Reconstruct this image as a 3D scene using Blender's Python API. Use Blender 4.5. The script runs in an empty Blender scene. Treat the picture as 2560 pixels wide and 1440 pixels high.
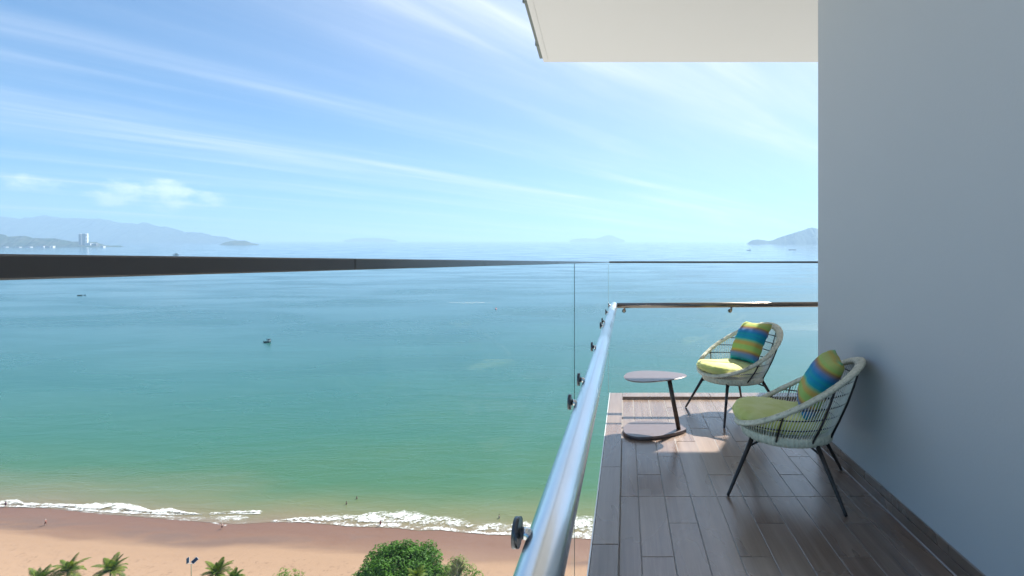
import bpy, bmesh, math, random
from mathutils import Vector, Matrix, noise
R = math.radians
random.seed(7)
S = bpy.context.scene
COL = S.collection

# ------------------------------------------------------------------ camera
EYE = 1.35            # eye height above the balcony floor (floor = z 0)
FPX, CX, CY = 1230.0, 1565.0, 655.0     # focal length and axis of the photograph in its own pixels
cam_d = bpy.data.cameras.new("camera")
cam_d.sensor_width = 36.0
cam_d.lens = 36.0 * FPX / 2560.0
cam_d.shift_x = (1280.0 - CX) / 2560.0
cam_d.shift_y = -(720.0 - CY) / 2560.0
cam_d.clip_start = 0.02
cam_d.clip_end = 120000.0
cam = bpy.data.objects.new("camera", cam_d)
COL.objects.link(cam)
cam.location = (0, 0, EYE)
cam.rotation_euler = (R(90), 0, 0)
S.camera = cam

# ------------------------------------------------------------------ light
SUN_AZ, SUN_EL = R(33.0), R(48.8)       # azimuth measured from +Y towards +X
EXPOSURE = 1.47
SKY = 0.051
sun_d = bpy.data.lights.new("sun", 'SUN')
sun_d.energy = 5.0
sun_d.angle = R(0.5)
sun_d.color = (1.0, 0.95, 0.875)
sun = bpy.data.objects.new("sun", sun_d)
COL.objects.link(sun)
sd = Vector((math.sin(SUN_AZ) * math.cos(SUN_EL), math.cos(SUN_AZ) * math.cos(SUN_EL), math.sin(SUN_EL)))
sun.rotation_euler = sd.to_track_quat('Z', 'Y').to_euler()
sun.location = sd * 50

W = bpy.data.worlds.new("World")
S.world = W
W.use_nodes = True


def build_world():
    nt = W.node_tree
    nt.nodes.clear()
    N, L = nt.nodes.new, nt.links.new
    out = N('ShaderNodeOutputWorld'); bg = N('ShaderNodeBackground')
    sky = N('ShaderNodeTexSky'); sky.sky_type = 'NISHITA'; sky.sun_disc = False
    sky.sun_elevation = SUN_EL; sky.sun_rotation = SUN_AZ
    sky.altitude = 60; sky.air_density = 1.0; sky.dust_density = 0.0; sky.ozone_density = 1.0
    tc = N('ShaderNodeTexCoord'); sep = N('ShaderNodeSeparateXYZ')
    L(tc.outputs['Generated'], sep.inputs[0])

    def M(op, a, b=None, c=None, clamp=False):
        m = N('ShaderNodeMath'); m.operation = op; m.use_clamp = clamp
        for i, v in enumerate((a, b, c)):
            if v is None: continue
            if isinstance(v, (int, float)): m.inputs[i].default_value = v
            else: L(v, m.inputs[i])
        return m.outputs[0]
    X, Y, Z = sep.outputs[0], sep.outputs[1], sep.outputs[2]
    zc = M('MAXIMUM', M('ADD', Z, 0.03), 0.02)
    px, py = M('DIVIDE', X, zc), M('DIVIDE', Y, zc)
    a = R(40)                                      # high cloud bands run towards this azimuth
    u = M('ADD', M('MULTIPLY', px, math.sin(a)), M('MULTIPLY', py, math.cos(a)))
    v = M('SUBTRACT', M('MULTIPLY', px, math.cos(a)), M('MULTIPLY', py, math.sin(a)))

    def band(su, sv, scale, detail, rough, lo, hi, seed, dist=0.3):
        cb = N('ShaderNodeCombineXYZ')
        L(M('MULTIPLY', u, su), cb.inputs[0]); L(M('MULTIPLY', v, sv), cb.inputs[1]); cb.inputs[2].default_value = seed
        t = N('ShaderNodeTexNoise'); t.inputs['Scale'].default_value = scale
        t.inputs['Detail'].default_value = detail; t.inputs['Roughness'].default_value = rough
        t.inputs['Distortion'].default_value = dist
        L(cb.outputs[0], t.inputs['Vector'])
        r = N('ShaderNodeMapRange'); r.interpolation_type = 'SMOOTHSTEP'
        r.inputs[1].default_value = lo; r.inputs[2].default_value = hi
        L(t.outputs['Fac'], r.inputs[0])
        return r.outputs[0]
    b1 = band(0.10, 0.85, 1.0, 6, 0.55, 0.45, 0.72, 3.7, 0.5)
    b2 = band(0.30, 1.9, 1.0, 7, 0.60, 0.34, 0.95, 8.1, 1.3)
    b3 = band(0.05, 0.22, 1.0, 3, 0.5, 0.40, 0.70, 1.3)
    veil = M('ADD', M('MULTIPLY', M('MULTIPLY', b1, M('ADD', 0.5, b2)), 0.54), M('ADD', M('MULTIPLY', b2, 0.14), M('MULTIPLY', b3, 0.05)))
    # thin veil thickens towards the sun's side of the sky
    dotn = N('ShaderNodeVectorMath'); dotn.operation = 'DOT_PRODUCT'
    L(tc.outputs['Generated'], dotn.inputs[0]); dotn.inputs[1].default_value = sd
    veil = M('ADD', veil, M('MULTIPLY', M('POWER', M('MAXIMUM', dotn.outputs['Value'], 0.0), 2.6), 0.72), clamp=True)
    veil = M('MULTIPLY', veil, M('GREATER_THAN', Z, 0.0))
    # low cumulus far over the mountains
    az = M('ARCTAN2', X, Y)
    cb = N('ShaderNodeCombineXYZ'); L(M('MULTIPLY', az, 17.0), cb.inputs[0]); L(M('MULTIPLY', Z, 30.0), cb.inputs[1])
    cn = N('ShaderNodeTexNoise'); cn.inputs['Scale'].default_value = 1.0; cn.inputs['Detail'].default_value = 7
    cn.inputs['Roughness'].default_value = 0.58
    L(cb.outputs[0], cn.inputs['Vector'])

    def blob(a0, z0, wa, wz):
        da = M('DIVIDE', M('SUBTRACT', az, a0), wa); dz = M('DIVIDE', M('SUBTRACT', Z, z0), wz)
        return M('SUBTRACT', 1.0, M('ADD', M('MULTIPLY', da, da), M('MULTIPLY', dz, dz)))
    bl = M('MAXIMUM', blob(-0.765, 0.098, 0.075, 0.024), blob(-0.865, 0.100, 0.05, 0.016))
    bl = M('MAXIMUM', bl, blob(-0.70, 0.097, 0.035, 0.014))
    cu = M('ADD', M('MULTIPLY', bl, 0.5), M('MULTIPLY', M('SUBTRACT', cn.outputs['Fac'], 0.5), 2.6))
    r = N('ShaderNodeMapRange'); r.interpolation_type = 'SMOOTHSTEP'
    r.inputs[1].default_value = 0.05; r.inputs[2].default_value = 0.75
    L(cu, r.inputs[0])
    cum = M('MULTIPLY', M('MULTIPLY', r.outputs[0], M('GREATER_THAN', bl, -0.6)), 0.5)

    sh = N('ShaderNodeMapRange'); L(M('ADD', Z, M('MULTIPLY', M('SUBTRACT', cn.outputs['Fac'], 0.5), 0.05)), sh.inputs[0]); sh.inputs[1].default_value = 0.080; sh.inputs[2].default_value = 0.108
    shade = sh.outputs[0]
    tint = N('ShaderNodeMix'); tint.data_type = 'RGBA'; tint.blend_type = 'MULTIPLY'; tint.inputs[0].default_value = 1.0
    L(sky.outputs[0], tint.inputs[6]); tint.inputs[7].default_value = (0.28, 0.67, 0.98, 1)      # clear tropical air
    mix1 = N('ShaderNodeMix'); mix1.data_type = 'RGBA'
    L(veil, mix1.inputs[0]); L(tint.outputs[2], mix1.inputs[6]); mix1.inputs[7].default_value = (7.6, 7.8, 8.4, 1)
    mix2 = N('ShaderNodeMix'); mix2.data_type = 'RGBA'
    L(cum, mix2.inputs[0]); L(mix1.outputs[2], mix2.inputs[6]); cr = N('ShaderNodeMix'); cr.data_type = 'RGBA'; L(shade, cr.inputs[0]); cr.inputs[6].default_value = (7.2, 7.6, 9.0, 1); cr.inputs[7].default_value = (13.5, 13.2, 13.6, 1); L(cr.outputs[2], mix2.inputs[7])
    L(mix2.outputs[2], bg.inputs[0]); bg.inputs[1].default_value = SKY
    L(bg.outputs[0], out.inputs[0])


build_world()
vs = S.view_settings
vs.view_transform = 'Standard'; vs.look = 'None'; vs.gamma = 1.0; vs.exposure = EXPOSURE
vs.use_curve_mapping = False
S.cycles.use_denoising = True
S.cycles.max_bounces = 8
S.cycles.transparent_max_bounces = 24
S.cycles.volume_bounces = 1

# ------------------------------------------------------------------ helpers
def lin(r, g, b):
    f = lambda c: (c / 255.0 / 12.92) if c / 255.0 <= 0.04045 else ((c / 255.0 + 0.055) / 1.055) ** 2.4
    return (f(r), f(g), f(b), 1.0)


def mat(name, color, rough=0.6, metal=0.0, spec=0.5):
    m = bpy.data.materials.new(name); m.use_nodes = True
    b = m.node_tree.nodes['Principled BSDF']
    c = color if len(color) == 4 else (*color, 1)
    b.inputs['Base Color'].default_value = c
    b.inputs['Roughness'].default_value = rough
    b.inputs['Metallic'].default_value = metal
    b.inputs['Specular IOR Level'].default_value = spec
    return m


class NT:
    """short-hand for building a node tree"""
    def __init__(s, m):
        s.m = m; s.nt = m.node_tree; s.b = m.node_tree.nodes.get('Principled BSDF')
        s.out = m.node_tree.nodes.get('Material Output')

    def n(s, t, **k):
        x = s.nt.nodes.new('ShaderNode' + t)
        for a, v in k.items(): setattr(x, a, v)
        return x

    def l(s, a, b): s.nt.links.new(a, b)

    def set(s, sock, v):
        if isinstance(v, bpy.types.NodeSocket): s.l(v, sock)
        else: sock.default_value = v

    def math(s, op, a, b=0.0, c=0.0, clamp=False):
        m = s.n('Math', operation=op, use_clamp=clamp)
        for i, v in enumerate((a, b, c)): s.set(m.inputs[i], v)
        return m.outputs[0]

    def pos(s): return s.n('NewGeometry').outputs['Position']
    def obj(s): return s.n('TexCoord').outputs['Object']

    def mapv(s, vec, scale=(1, 1, 1), loc=(0, 0, 0), rot=(0, 0, 0)):
        m = s.n('Mapping'); s.l(vec, m.inputs[0])
        m.inputs['Scale'].default_value = scale; m.inputs['Rotation'].default_value = rot
        s.set(m.inputs['Location'], loc)
        return m.outputs[0]

    def noise(s, vec, scale=1.0, detail=3.0, rough=0.5, dist=0.0):
        t = s.n('TexNoise'); s.l(vec, t.inputs['Vector'])
        t.inputs['Scale'].default_value = scale; t.inputs['Detail'].default_value = detail
        t.inputs['Roughness'].default_value = rough; t.inputs['Distortion'].default_value = dist
        return t.outputs['Fac']

    def ramp(s, fac, stops, interp='LINEAR'):
        r = s.n('ValToRGB'); s.l(fac, r.inputs[0]); e = r.color_ramp.elements
        r.color_ramp.interpolation = interp
        while len(e) < len(stops): e.new(0.5)
        for k, (p, c) in enumerate(stops):
            e[k].position = p; e[k].color = c if len(c) == 4 else (*c, 1)
        return r.outputs[0]

    def range(s, v, a, b, c=0.0, d=1.0, smooth=True):
        r = s.n('MapRange'); r.interpolation_type = 'SMOOTHSTEP' if smooth else 'LINEAR'
        s.set(r.inputs[0], v)
        for i, q in enumerate((a, b, c, d)): r.inputs[i + 1].default_value = q
        return r.outputs[0]

    def mixc(s, f, a, b, mode='MIX'):
        m = s.n('Mix', data_type='RGBA', blend_type=mode)
        s.set(m.inputs[0], f)
        for i, v in ((6, a), (7, b)):
            s.set(m.inputs[i], v if isinstance(v, bpy.types.NodeSocket) or len(v) == 4 else (*v, 1))
        return m.outputs[2]

    def bump(s, h, strength=0.3, dist=0.01, normal=None):
        b = s.n('Bump'); b.inputs['Strength'].default_value = strength; b.inputs['Distance'].default_value = dist
        s.l(h, b.inputs['Height'])
        if normal is not None: s.l(normal, b.inputs['Normal'])
        return b.outputs[0]


def link(name, me, m=None, parent=None, smooth=False):
    o = bpy.data.objects.new(name, me); COL.objects.link(o)
    if m is not None and not me.materials: me.materials.append(m)
    if smooth:
        for p in me.polygons: p.use_smooth = True
    if parent is not None: o.parent = parent
    return o


def from_bm(name, bm, m=None, parent=None, smooth=False):
    me = bpy.data.meshes.new(name); bm.to_mesh(me); bm.free()
    return link(name, me, m, parent, smooth)


def pydata(name, v, f, m=None, parent=None, smooth=False):
    me = bpy.data.meshes.new(name); me.from_pydata([tuple(p) for p in v], [], f); me.update()
    return link(name, me, m, parent, smooth)


def empty(name, loc=(0, 0, 0), rz=0.0):
    o = bpy.data.objects.new(name, None); COL.objects.link(o)
    o.location = loc; o.rotation_euler = (0, 0, rz); o.empty_display_size = 0.1
    return o


def tag(o, label, cat, group=None):
    o['label'] = label; o['category'] = cat
    if group: o['group'] = group
    return o


def structure(o): o['kind'] = 'structure'; return o
def stuff(o): o['kind'] = 'stuff'; return o


def bm_box(bm, a, b, bev=0.0):
    r = bmesh.ops.create_cube(bm, size=1.0)
    vs_ = r['verts']
    for v in vs_:
        v.co = Vector([(a[i] + b[i]) / 2 + v.co[i] * (b[i] - a[i]) for i in range(3)])
    if bev > 0:
        es = list({e for v in vs_ for e in v.link_edges})
        bmesh.ops.bevel(bm, geom=es, offset=bev, segments=1, affect='EDGES')


def box(name, a, b, m, parent=None, bev=0.0):
    bm = bmesh.new(); bm_box(bm, a, b, bev); return from_bm(name, bm, m, parent)


def tube_data(pts, rad, seg=8, closed=False, caps=True, flat=None):
    """tube along pts. rad: number or list. flat: optional list of (width, height, up) per point"""
    V, F = [], []
    n = len(pts); P = [Vector(p) for p in pts]
    rads = rad if isinstance(rad, (list, tuple)) else [rad] * n
    prev = None
    for i in range(n):
        if closed: t = (P[(i + 1) % n] - P[i - 1])
        else: t = P[min(i + 1, n - 1)] - P[max(i - 1, 0)]
        t.normalize()
        if prev is None:
            a = Vector((0, 0, 1)) if abs(t.z) < 0.9 else Vector((1, 0, 0))
            u = t.cross(a).normalized()
        else:
            u = (prev - t * prev.dot(t)).normalized()
        prev = u; w = t.cross(u)
        for k in range(seg):
            an = 2 * math.pi * k / seg
            V.append(P[i] + (u * math.cos(an) + w * math.sin(an)) * rads[i])
    m_ = n if closed else n - 1
    for i in range(m_):
        for k in range(seg):
            a, b = i * seg, ((i + 1) % n) * seg
            F.append((a + k, a + (k + 1) % seg, b + (k + 1) % seg, b + k))
    if caps and not closed:
        F.append(tuple(range(seg))[::-1]); F.append(tuple((n - 1) * seg + k for k in range(seg)))
    return V, F


def tube(name, pts, rad, m, parent=None, seg=10, closed=False, smooth=True):
    V, F = tube_data(pts, rad, seg, closed)
    o = pydata(name, V, F, m, parent, smooth)
    if smooth:
        for p in o.data.polygons:
            if len(p.vertices) > 4: p.use_smooth = False
    return o


def merge(lists):
    V, F = [], []
    for v, f in lists:
        o = len(V); V += v; F += [tuple(i + o for i in q) for q in f]
    return V, F


def at(px, py, Y):
    """world point seen at photograph pixel (px, py) at depth Y - a survey helper for placing things"""
    return Vector(((px - CX) / FPX * Y, Y, EYE - (py - CY) / FPX * Y))


# the sea surface: eye is ALT above it below the balcony, the sheet rises SLOPE per metre out to the horizon
ALT, HORIZ = 85.0, 600.0
SLOPE = (CY - HORIZ) / FPX


def sea_z(Y): return EYE - ALT + SLOPE * Y


def on_sea(px, py):
    Y = ALT * FPX / (py - HORIZ)
    return at(px, py, Y)


def lerp_curve(pts, x):
    if x <= pts[0][0]: return pts[0][1]
    for (x0, y0), (x1, y1) in zip(pts, pts[1:]):
        if x <= x1: return y0 + (y1 - y0) * (x - x0) / (x1 - x0)
    return pts[-1][1]


def fbm(x, y, z=0.0, o=4): return noise.fractal(Vector((x, y, z)), 0.9, 2.0, o)

# ------------------------------------------------------------------ materials
def m_tile():
    m = mat("wood_grain_tile", (0.08, 0.06, 0.05), 0.33); t = NT(m)
    rnd = t.n('ObjectInfo').outputs['Random']
    off = t.n('CombineXYZ'); t.l(t.math('MULTIPLY', rnd, 37.0), off.inputs[0]); t.l(t.math('MULTIPLY', rnd, 91.0), off.inputs[1])
    p = t.n('VectorMath', operation='ADD'); t.l(t.pos(), p.inputs[0]); t.l(off.outputs[0], p.inputs[1])
    g1 = t.noise(t.mapv(p.outputs[0], (22, 0.9, 1)), 1.0, 5, 0.6, 0.25)
    g2 = t.noise(t.mapv(p.outputs[0], (160, 5, 1)), 1.0, 3, 0.6, 0.3)
    g3 = t.noise(t.mapv(p.outputs[0], (3.2, 1.1, 1)), 1.0, 3, 0.5, 0.4)
    f = t.math('ADD', t.math('MULTIPLY', g1, 0.6), t.math('ADD', t.math('MULTIPLY', g2, 0.25), t.math('MULTIPLY', g3, 0.25)))
    f = t.math('ADD', f, t.math('MULTIPLY', t.math('SUBTRACT', rnd, 0.5), 0.09))
    c = t.ramp(f, [(0.28, (0.085, 0.053, 0.038)), (0.50, (0.155, 0.103, 0.077)), (0.74, (0.245, 0.175, 0.133))])
    t.l(c, t.b.inputs['Base Color'])
    t.l(t.range(g3, 0.3, 0.7, 0.24, 0.31), t.b.inputs['Roughness'])
    t.b.inputs['IOR'].default_value = 2.1
    return m


def m_plaster(name, c, sc=60, st=0.08, var=0.06):
    m = mat(name, c, 0.75, 0, 0.3); t = NT(m)
    p = t.pos()
    n1 = t.noise(p, sc, 4, 0.6); n2 = t.noise(p, 0.9, 3, 0.5)
    t.l(t.mixc(t.math('MULTIPLY', n2, var * 4), (*c[:3], 1), tuple(x * (1 - var * 1.6) for x in c[:3]) + (1,)), t.b.inputs['Base Color'])
    t.l(t.bump(n1, st, 0.003), t.b.inputs['Normal'])
    return m


def m_glass():
    m = bpy.data.materials.new("balustrade_glass"); m.use_nodes = True
    nt = m.node_tree; nt.nodes.clear(); N, L = nt.nodes.new, nt.links.new
    o = N('ShaderNodeOutputMaterial'); mx = N('ShaderNodeMixShader')
    tr = N('ShaderNodeBsdfTransparent'); tr.inputs[0].default_value = (0.975, 0.992, 0.988, 1)
    gl = N('ShaderNodeBsdfGlossy'); gl.inputs['Roughness'].default_value = 0.0
    gl.inputs[0].default_value = (1, 1, 1, 1)
    mx.inputs[0].default_value = 0.014
    L(tr.outputs[0], mx.inputs[1]); L(gl.outputs[0], mx.inputs[2]); L(mx.outputs[0], o.inputs[0])
    return m


M_TILE = m_tile()
M_GROUT = m_plaster("grey_grout", (0.30, 0.29, 0.285), 200, 0.1, 0.1)
M_WALL = m_plaster("grey_wall_paint", (0.46, 0.475, 0.495), 70, 0.2, 0.11)
M_SOFFIT = m_plaster("white_ceiling_paint", (0.645, 0.64, 0.63), 40, 0.03, 0.03)
M_GLASS = m_glass()
M_EDGE = mat("glass_edge_seal", (0.02, 0.035, 0.035), 0.3)
M_STEEL = mat("polished_steel", (0.74, 0.75, 0.76), 0.13, 1.0)
_t = NT(M_STEEL)
_t.l(_t.range(_t.noise(_t.mapv(_t.pos(), (3, 3, 3)), 1, 3), 0.3, 0.7, 0.17, 0.27), _t.b.inputs['Roughness'])
M_DARKSTEEL = mat("dark_steel_disc", (0.10, 0.105, 0.115), 0.28, 0.85)
M_CAP = mat("dark_bronze_cap", (0.105, 0.088, 0.078), 0.38, 0.0)
M_CAP2 = mat("dark_bronze_cap_satin", (0.10, 0.088, 0.08), 0.24, 0.0)
M_ALU = mat("pale_metal_trim", (0.72, 0.71, 0.69), 0.35, 0.6)
M_TRIM = mat("grey_green_edge_trim", (0.16, 0.18, 0.17), 0.5)
M_FRAME = mat("dark_brown_powder_coat", (0.030, 0.024, 0.024), 0.34, 0.2)


def m_wicker():
    m = mat("pale_sage_wicker", (0.55, 0.56, 0.47), 0.55); t = NT(m)
    o = t.obj()
    n1 = t.noise(o, 55, 4, 0.6); n2 = t.noise(o, 7, 2, 0.5)
    c = t.ramp(t.math('ADD', t.math('MULTIPLY', n1, 0.7), t.math('MULTIPLY', n2, 0.4)),
               [(0.34, (0.28, 0.27, 0.20)), (0.47, (0.57, 0.54, 0.42)), (0.66, (0.72, 0.68, 0.55))])
    t.l(c, t.b.inputs['Base Color'])
    t.l(t.bump(n1, 0.4, 0.002), t.b.inputs['Normal'])
    return m


def m_lime():
    m = mat("lime_green_canvas", (0.46, 0.50, 0.07), 0.82, 0, 0.25); t = NT(m)
    o = t.obj()
    n1 = t.noise(o, 260, 2, 0.6); n2 = t.noise(o, 9, 3, 0.55, 0.6)
    t.l(t.mixc(t.range(n2, 0.35, 0.7), (0.53, 0.55, 0.17, 1), (0.60, 0.61, 0.25, 1)), t.b.inputs['Base Color'])
    t.l(t.bump(t.math('ADD', t.math('MULTIPLY', n1, 0.15), n2), 0.35, 0.006), t.b.inputs['Normal'])
    t.b.inputs['Sheen Weight'].default_value = 0.15
    return m


def m_stripes():
    m = mat("striped_canvas", (0.1, 0.4, 0.5), 0.85, 0, 0.2); t = NT(m)
    o = t.obj(); s = t.n('SeparateXYZ'); t.l(o, s.inputs[0])
    wob = t.math('MULTIPLY', t.math('SUBTRACT', t.noise(t.mapv(o, (6, 6, 60)), 1, 2), 0.5), 0.02)
    f = t.math('ADD', t.math('DIVIDE', t.math('ADD', s.outputs[2], 0.205), 0.41), wob)
    lime, brown, purp, blue, teal = (0.40, 0.43, 0.13), (0.30, 0.18, 0.08), (0.10, 0.19, 0.38), (0.015, 0.20, 0.42), (0.01, 0.30, 0.36)
    ochre, mint, lt = (0.46, 0.34, 0.08), (0.20, 0.42, 0.20), (0.30, 0.45, 0.12)
    st = [(0.0, teal), (0.06, teal), (0.10, (0.06, 0.22, 0.42)), (0.155, purp), (0.185, (0.22, 0.18, 0.22)), (0.205, brown), (0.24, ochre),
          (0.27, lt), (0.345, lt), (0.375, ochre), (0.425, (0.48, 0.32, 0.10)), (0.465, mint), (0.50, teal), (0.57, (0.01, 0.24, 0.42)),
          (0.60, teal), (0.66, blue), (0.715, purp), (0.75, (0.23, 0.18, 0.20)), (0.775, brown), (0.80, ochre), (0.825, lt), (0.87, lime), (0.91, lime),
          (0.94, (0.46, 0.36, 0.09)), (0.965, mint), (1.0, teal)]
    c = t.ramp(f, st)
    weave = t.noise(o, 420, 2, 0.5)
    t.l(t.mixc(t.math('MULTIPLY', weave, 0.25), c, t.mixc(1.0, c, (0.6, 0.6, 0.6, 1), 'MULTIPLY')), t.b.inputs['Base Color'])
    t.l(t.bump(t.noise(o, 22, 3, 0.5, 0.5), 0.3, 0.008), t.b.inputs['Normal'])
    return m


M_WICKER, M_LIME, M_STRIPES = m_wicker(), m_lime(), m_stripes()
M_CORD = mat("pale_resin_cord", (0.82, 0.81, 0.74), 0.5)
M_TABLE = mat("bronze_lacquer", (0.135, 0.105, 0.105), 0.30, 0.15, 0.8)

# ------------------------------------------------------------------ the sea, the beach and the land beyond
def shore_pts():
    low = [(-1500, 1187), (-700, 1225), (-250, 1252), (0, 1268), (60, 1269), (150, 1271), (185, 1277), (260, 1285), (330, 1291), (400, 1296), (480, 1302), (530, 1307), (556, 1314),
           (600, 1310), (640, 1306), (700, 1305), (760, 1306), (830, 1312), (870, 1316), (960, 1319), (1000, 1321), (1050, 1327), (1100, 1325),
           (1160, 1332), (1230, 1337), (1290, 1339), (1400, 1344), (1480, 1348), (1560, 1350), (1700, 1356), (2000, 1362), (2600, 1372), (4000, 1390), (6000, 1405)]
    return low


def shore_y_at():
    """shoreline as world polyline [(X, Y)]"""
    out = []
    for i, (x, y) in enumerate(shore_pts()):
        p = on_sea(x, y); out.append((p.x, p.y))
    out.sort()
    return [(-3000, out[0][1] + 150)] + out + [(3000, out[-1][1] - 40)]


SHORE = shore_y_at()


def shore_dist(X, Y): return Y - lerp_curve(SHORE, X)


def m_sea():
    m = mat("sea_water", (0.1, 0.3, 0.3), 0.16, 0, 0.38); t = NT(m)
    p = t.pos(); s = t.n('SeparateXYZ'); t.l(p, s.inputs[0])
    d = t.n('Attribute', attribute_name='offshore').outputs['Fac']
    big = t.noise(t.mapv(p, (0.0045, 0.012, 0)), 1.0, 4, 0.55, 0.4)
    mid = t.noise(t.mapv(p, (0.02, 0.07, 0)), 1.0, 4, 0.6, 0.6)
    ln = t.math('LOGARITHM', t.math('MAXIMUM', d, 1.0), 10.0)
    f = t.math('DIVIDE', t.math('ADD', ln, t.math('ADD', t.math('MULTIPLY', t.math('SUBTRACT', big, 0.5), 0.95), t.math('MULTIPLY', t.math('SUBTRACT', mid, 0.5), 0.22))), 4.0)
    c = t.ramp(f, [(0.0, (0.1555, 0.1166, 0.0756)), (0.16, (0.1393, 0.1199, 0.0612)), (0.28, (0.0940, 0.1166, 0.0504)), (0.37, (0.0324, 0.0972, 0.0414)),
                   (0.45, (0.0198, 0.0936, 0.0558)), (0.54, (0.0144, 0.0882, 0.0756)), (0.64, (0.0144, 0.0810, 0.0900)), (0.80, (0.0180, 0.0756, 0.1008)), (1.0, (0.0216, 0.0720, 0.1008))])
    t.l(c, t.b.inputs['Base Color'])
    w1 = t.noise(t.mapv(p, (0.05, 0.16, 0), rot=(0, 0, 0.12)), 1.0, 5, 0.6, 0.4)
    w2 = t.noise(t.mapv(p, (0.5, 1.3, 0), rot=(0, 0, -0.2)), 1.0, 3, 0.6, 0.3)
    w3 = t.noise(t.mapv(p, (0.006, 0.03, 0)), 1.0, 3, 0.5)
    h = t.math('ADD', t.math('MULTIPLY', w1, 1.0), t.math('ADD', t.math('MULTIPLY', w2, 0.12), t.math('MULTIPLY', w3, 0.8)))
    h = t.math('DIVIDE', h, t.math('ADD', 1.0, t.math('DIVIDE', d, 220.0)))
    t.l(t.bump(h, 0.55, 0.9), t.b.inputs['Normal'])
    t.l(t.math('SUBTRACT', t.range(big, 0.35, 0.7, 0.20, 0.32), t.range(ln, 2.4, 3.6, 0.0, 0.13)), t.b.inputs['Roughness'])
    return m


def m_sand():
    m = mat("beach_sand", (0.4, 0.28, 0.18), 0.9, 0, 0.3); t = NT(m)
    p = t.pos()
    d = t.n('Attribute', attribute_name='inland').outputs['Fac']
    n1 = t.noise(t.mapv(p, (0.03, 0.13, 0), rot=(0, 0, 0.25)), 1.0, 3, 0.5, 0.8)
    n2 = t.noise(p, 1.3, 4, 0.6); n3 = t.noise(p, 0.35, 3, 0.55)
    wet = t.math('ADD', d, t.math('MULTIPLY', t.math('SUBTRACT', n1, 0.5), 9.0))
    c = t.ramp(t.math('DIVIDE', wet, 30.0), [(0.0, (0.1274, 0.0673, 0.0455)), (0.08, (0.1301, 0.0692, 0.0464)), (0.27, (0.1411, 0.0783, 0.0537)), (0.37, (0.1638, 0.0983, 0.0673)),
                                             (0.46, (0.2384, 0.1511, 0.0983)), (1.0, (0.2685, 0.1747, 0.1147))])
    # grey-mauve damp hollows in the tidal strip
    hol = t.math('MULTIPLY', t.range(n1, 0.48, 0.62), t.range(d, 3.0, 7.0))
    hol = t.math('MULTIPLY', hol, t.range(d, 15.0, 10.0))
    c = t.mixc(t.math('MULTIPLY', hol, 0.95), c, (0.115, 0.072, 0.058, 1))
    # trodden dry sand
    ft = t.math('MULTIPLY', t.range(n2, 0.54, 0.62), t.math('MULTIPLY', t.range(d, 14.0, 19.0), t.range(n3, 0.45, 0.58)))
    c = t.mixc(t.math('MULTIPLY', ft, 0.55), c, (0.135, 0.082, 0.056, 1))
    t.l(c, t.b.inputs['Base Color'])
    t.l(t.range(wet, 3.0, 14.0, 0.42, 0.92), t.b.inputs['Roughness'])
    t.l(t.bump(t.math('ADD', t.math('MULTIPLY', n2, 0.25), n3), 0.35, 0.25), t.b.inputs['Normal'])
    return m


def build_sea():
    us = [-1 + 2 * i / 150 for i in range(151)]
    V, F, A = [], [], []
    rows = 46
    for r in range(rows):
        k = r / (rows - 1)
        off = 0.0 if r == 0 else 1.5 * (30000 / 1.5) ** ((r - 1) / (rows - 2))
        for u in us:
            xs = math.copysign(abs(u) ** 1.7, u) * 1500 - 40
            X = xs + (math.copysign(abs(u) ** 1.4, u) * 32000 - xs) * min(1.0, off / 30000) ** 0.9
            base = lerp_curve(SHORE, xs)
            Y = base + off
            V.append((X, Y, sea_z(Y))); A.append(off)
    n = len(us)
    for r in range(rows - 1):
        for i in range(n - 1):
            a = r * n + i; F.append((a, a + 1, a + n + 1, a + n))
    o = pydata("sea", V, F, m_sea(), smooth=True)
    at_ = o.data.attributes.new("offshore", 'FLOAT', 'POINT')
    at_.data.foreach_set('value', A)
    structure(o)


def build_beach():
    us = [-1 + 2 * i / 180 for i in range(181)]
    offs = [-60, -25, -10, -5, -2, -0.5] + [0.5 * i for i in range(1, 73)]
    V, F, A = [], [], []
    for k, off in enumerate(offs):
        for u in us:
            xs = math.copysign(abs(u) ** 1.6, u) * 1600 - 60
            base = lerp_curve(SHORE, xs)
            Y = base - off
            if off < 0: h = -0.06 + 0.03 * off
            else: h = -0.03 + 0.030 * min(off, 60) + 0.10 * fbm(xs * 0.05, Y * 0.12) * min(1, off / 6)
            V.append((xs, Y, sea_z(base) - SLOPE * off * 0.6 + h)); A.append(off)
    n = len(us)
    for r in range(len(offs) - 1):
        for i in range(n - 1):
            a = r * n + i; F.append((a, a + n, a + n + 1, a + 1))
    o = pydata("beach", V, F, m_sand(), smooth=True)
    at_ = o.data.attributes.new("inland", 'FLOAT', 'POINT')
    at_.data.foreach_set('value', A)
    structure(o)


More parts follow.
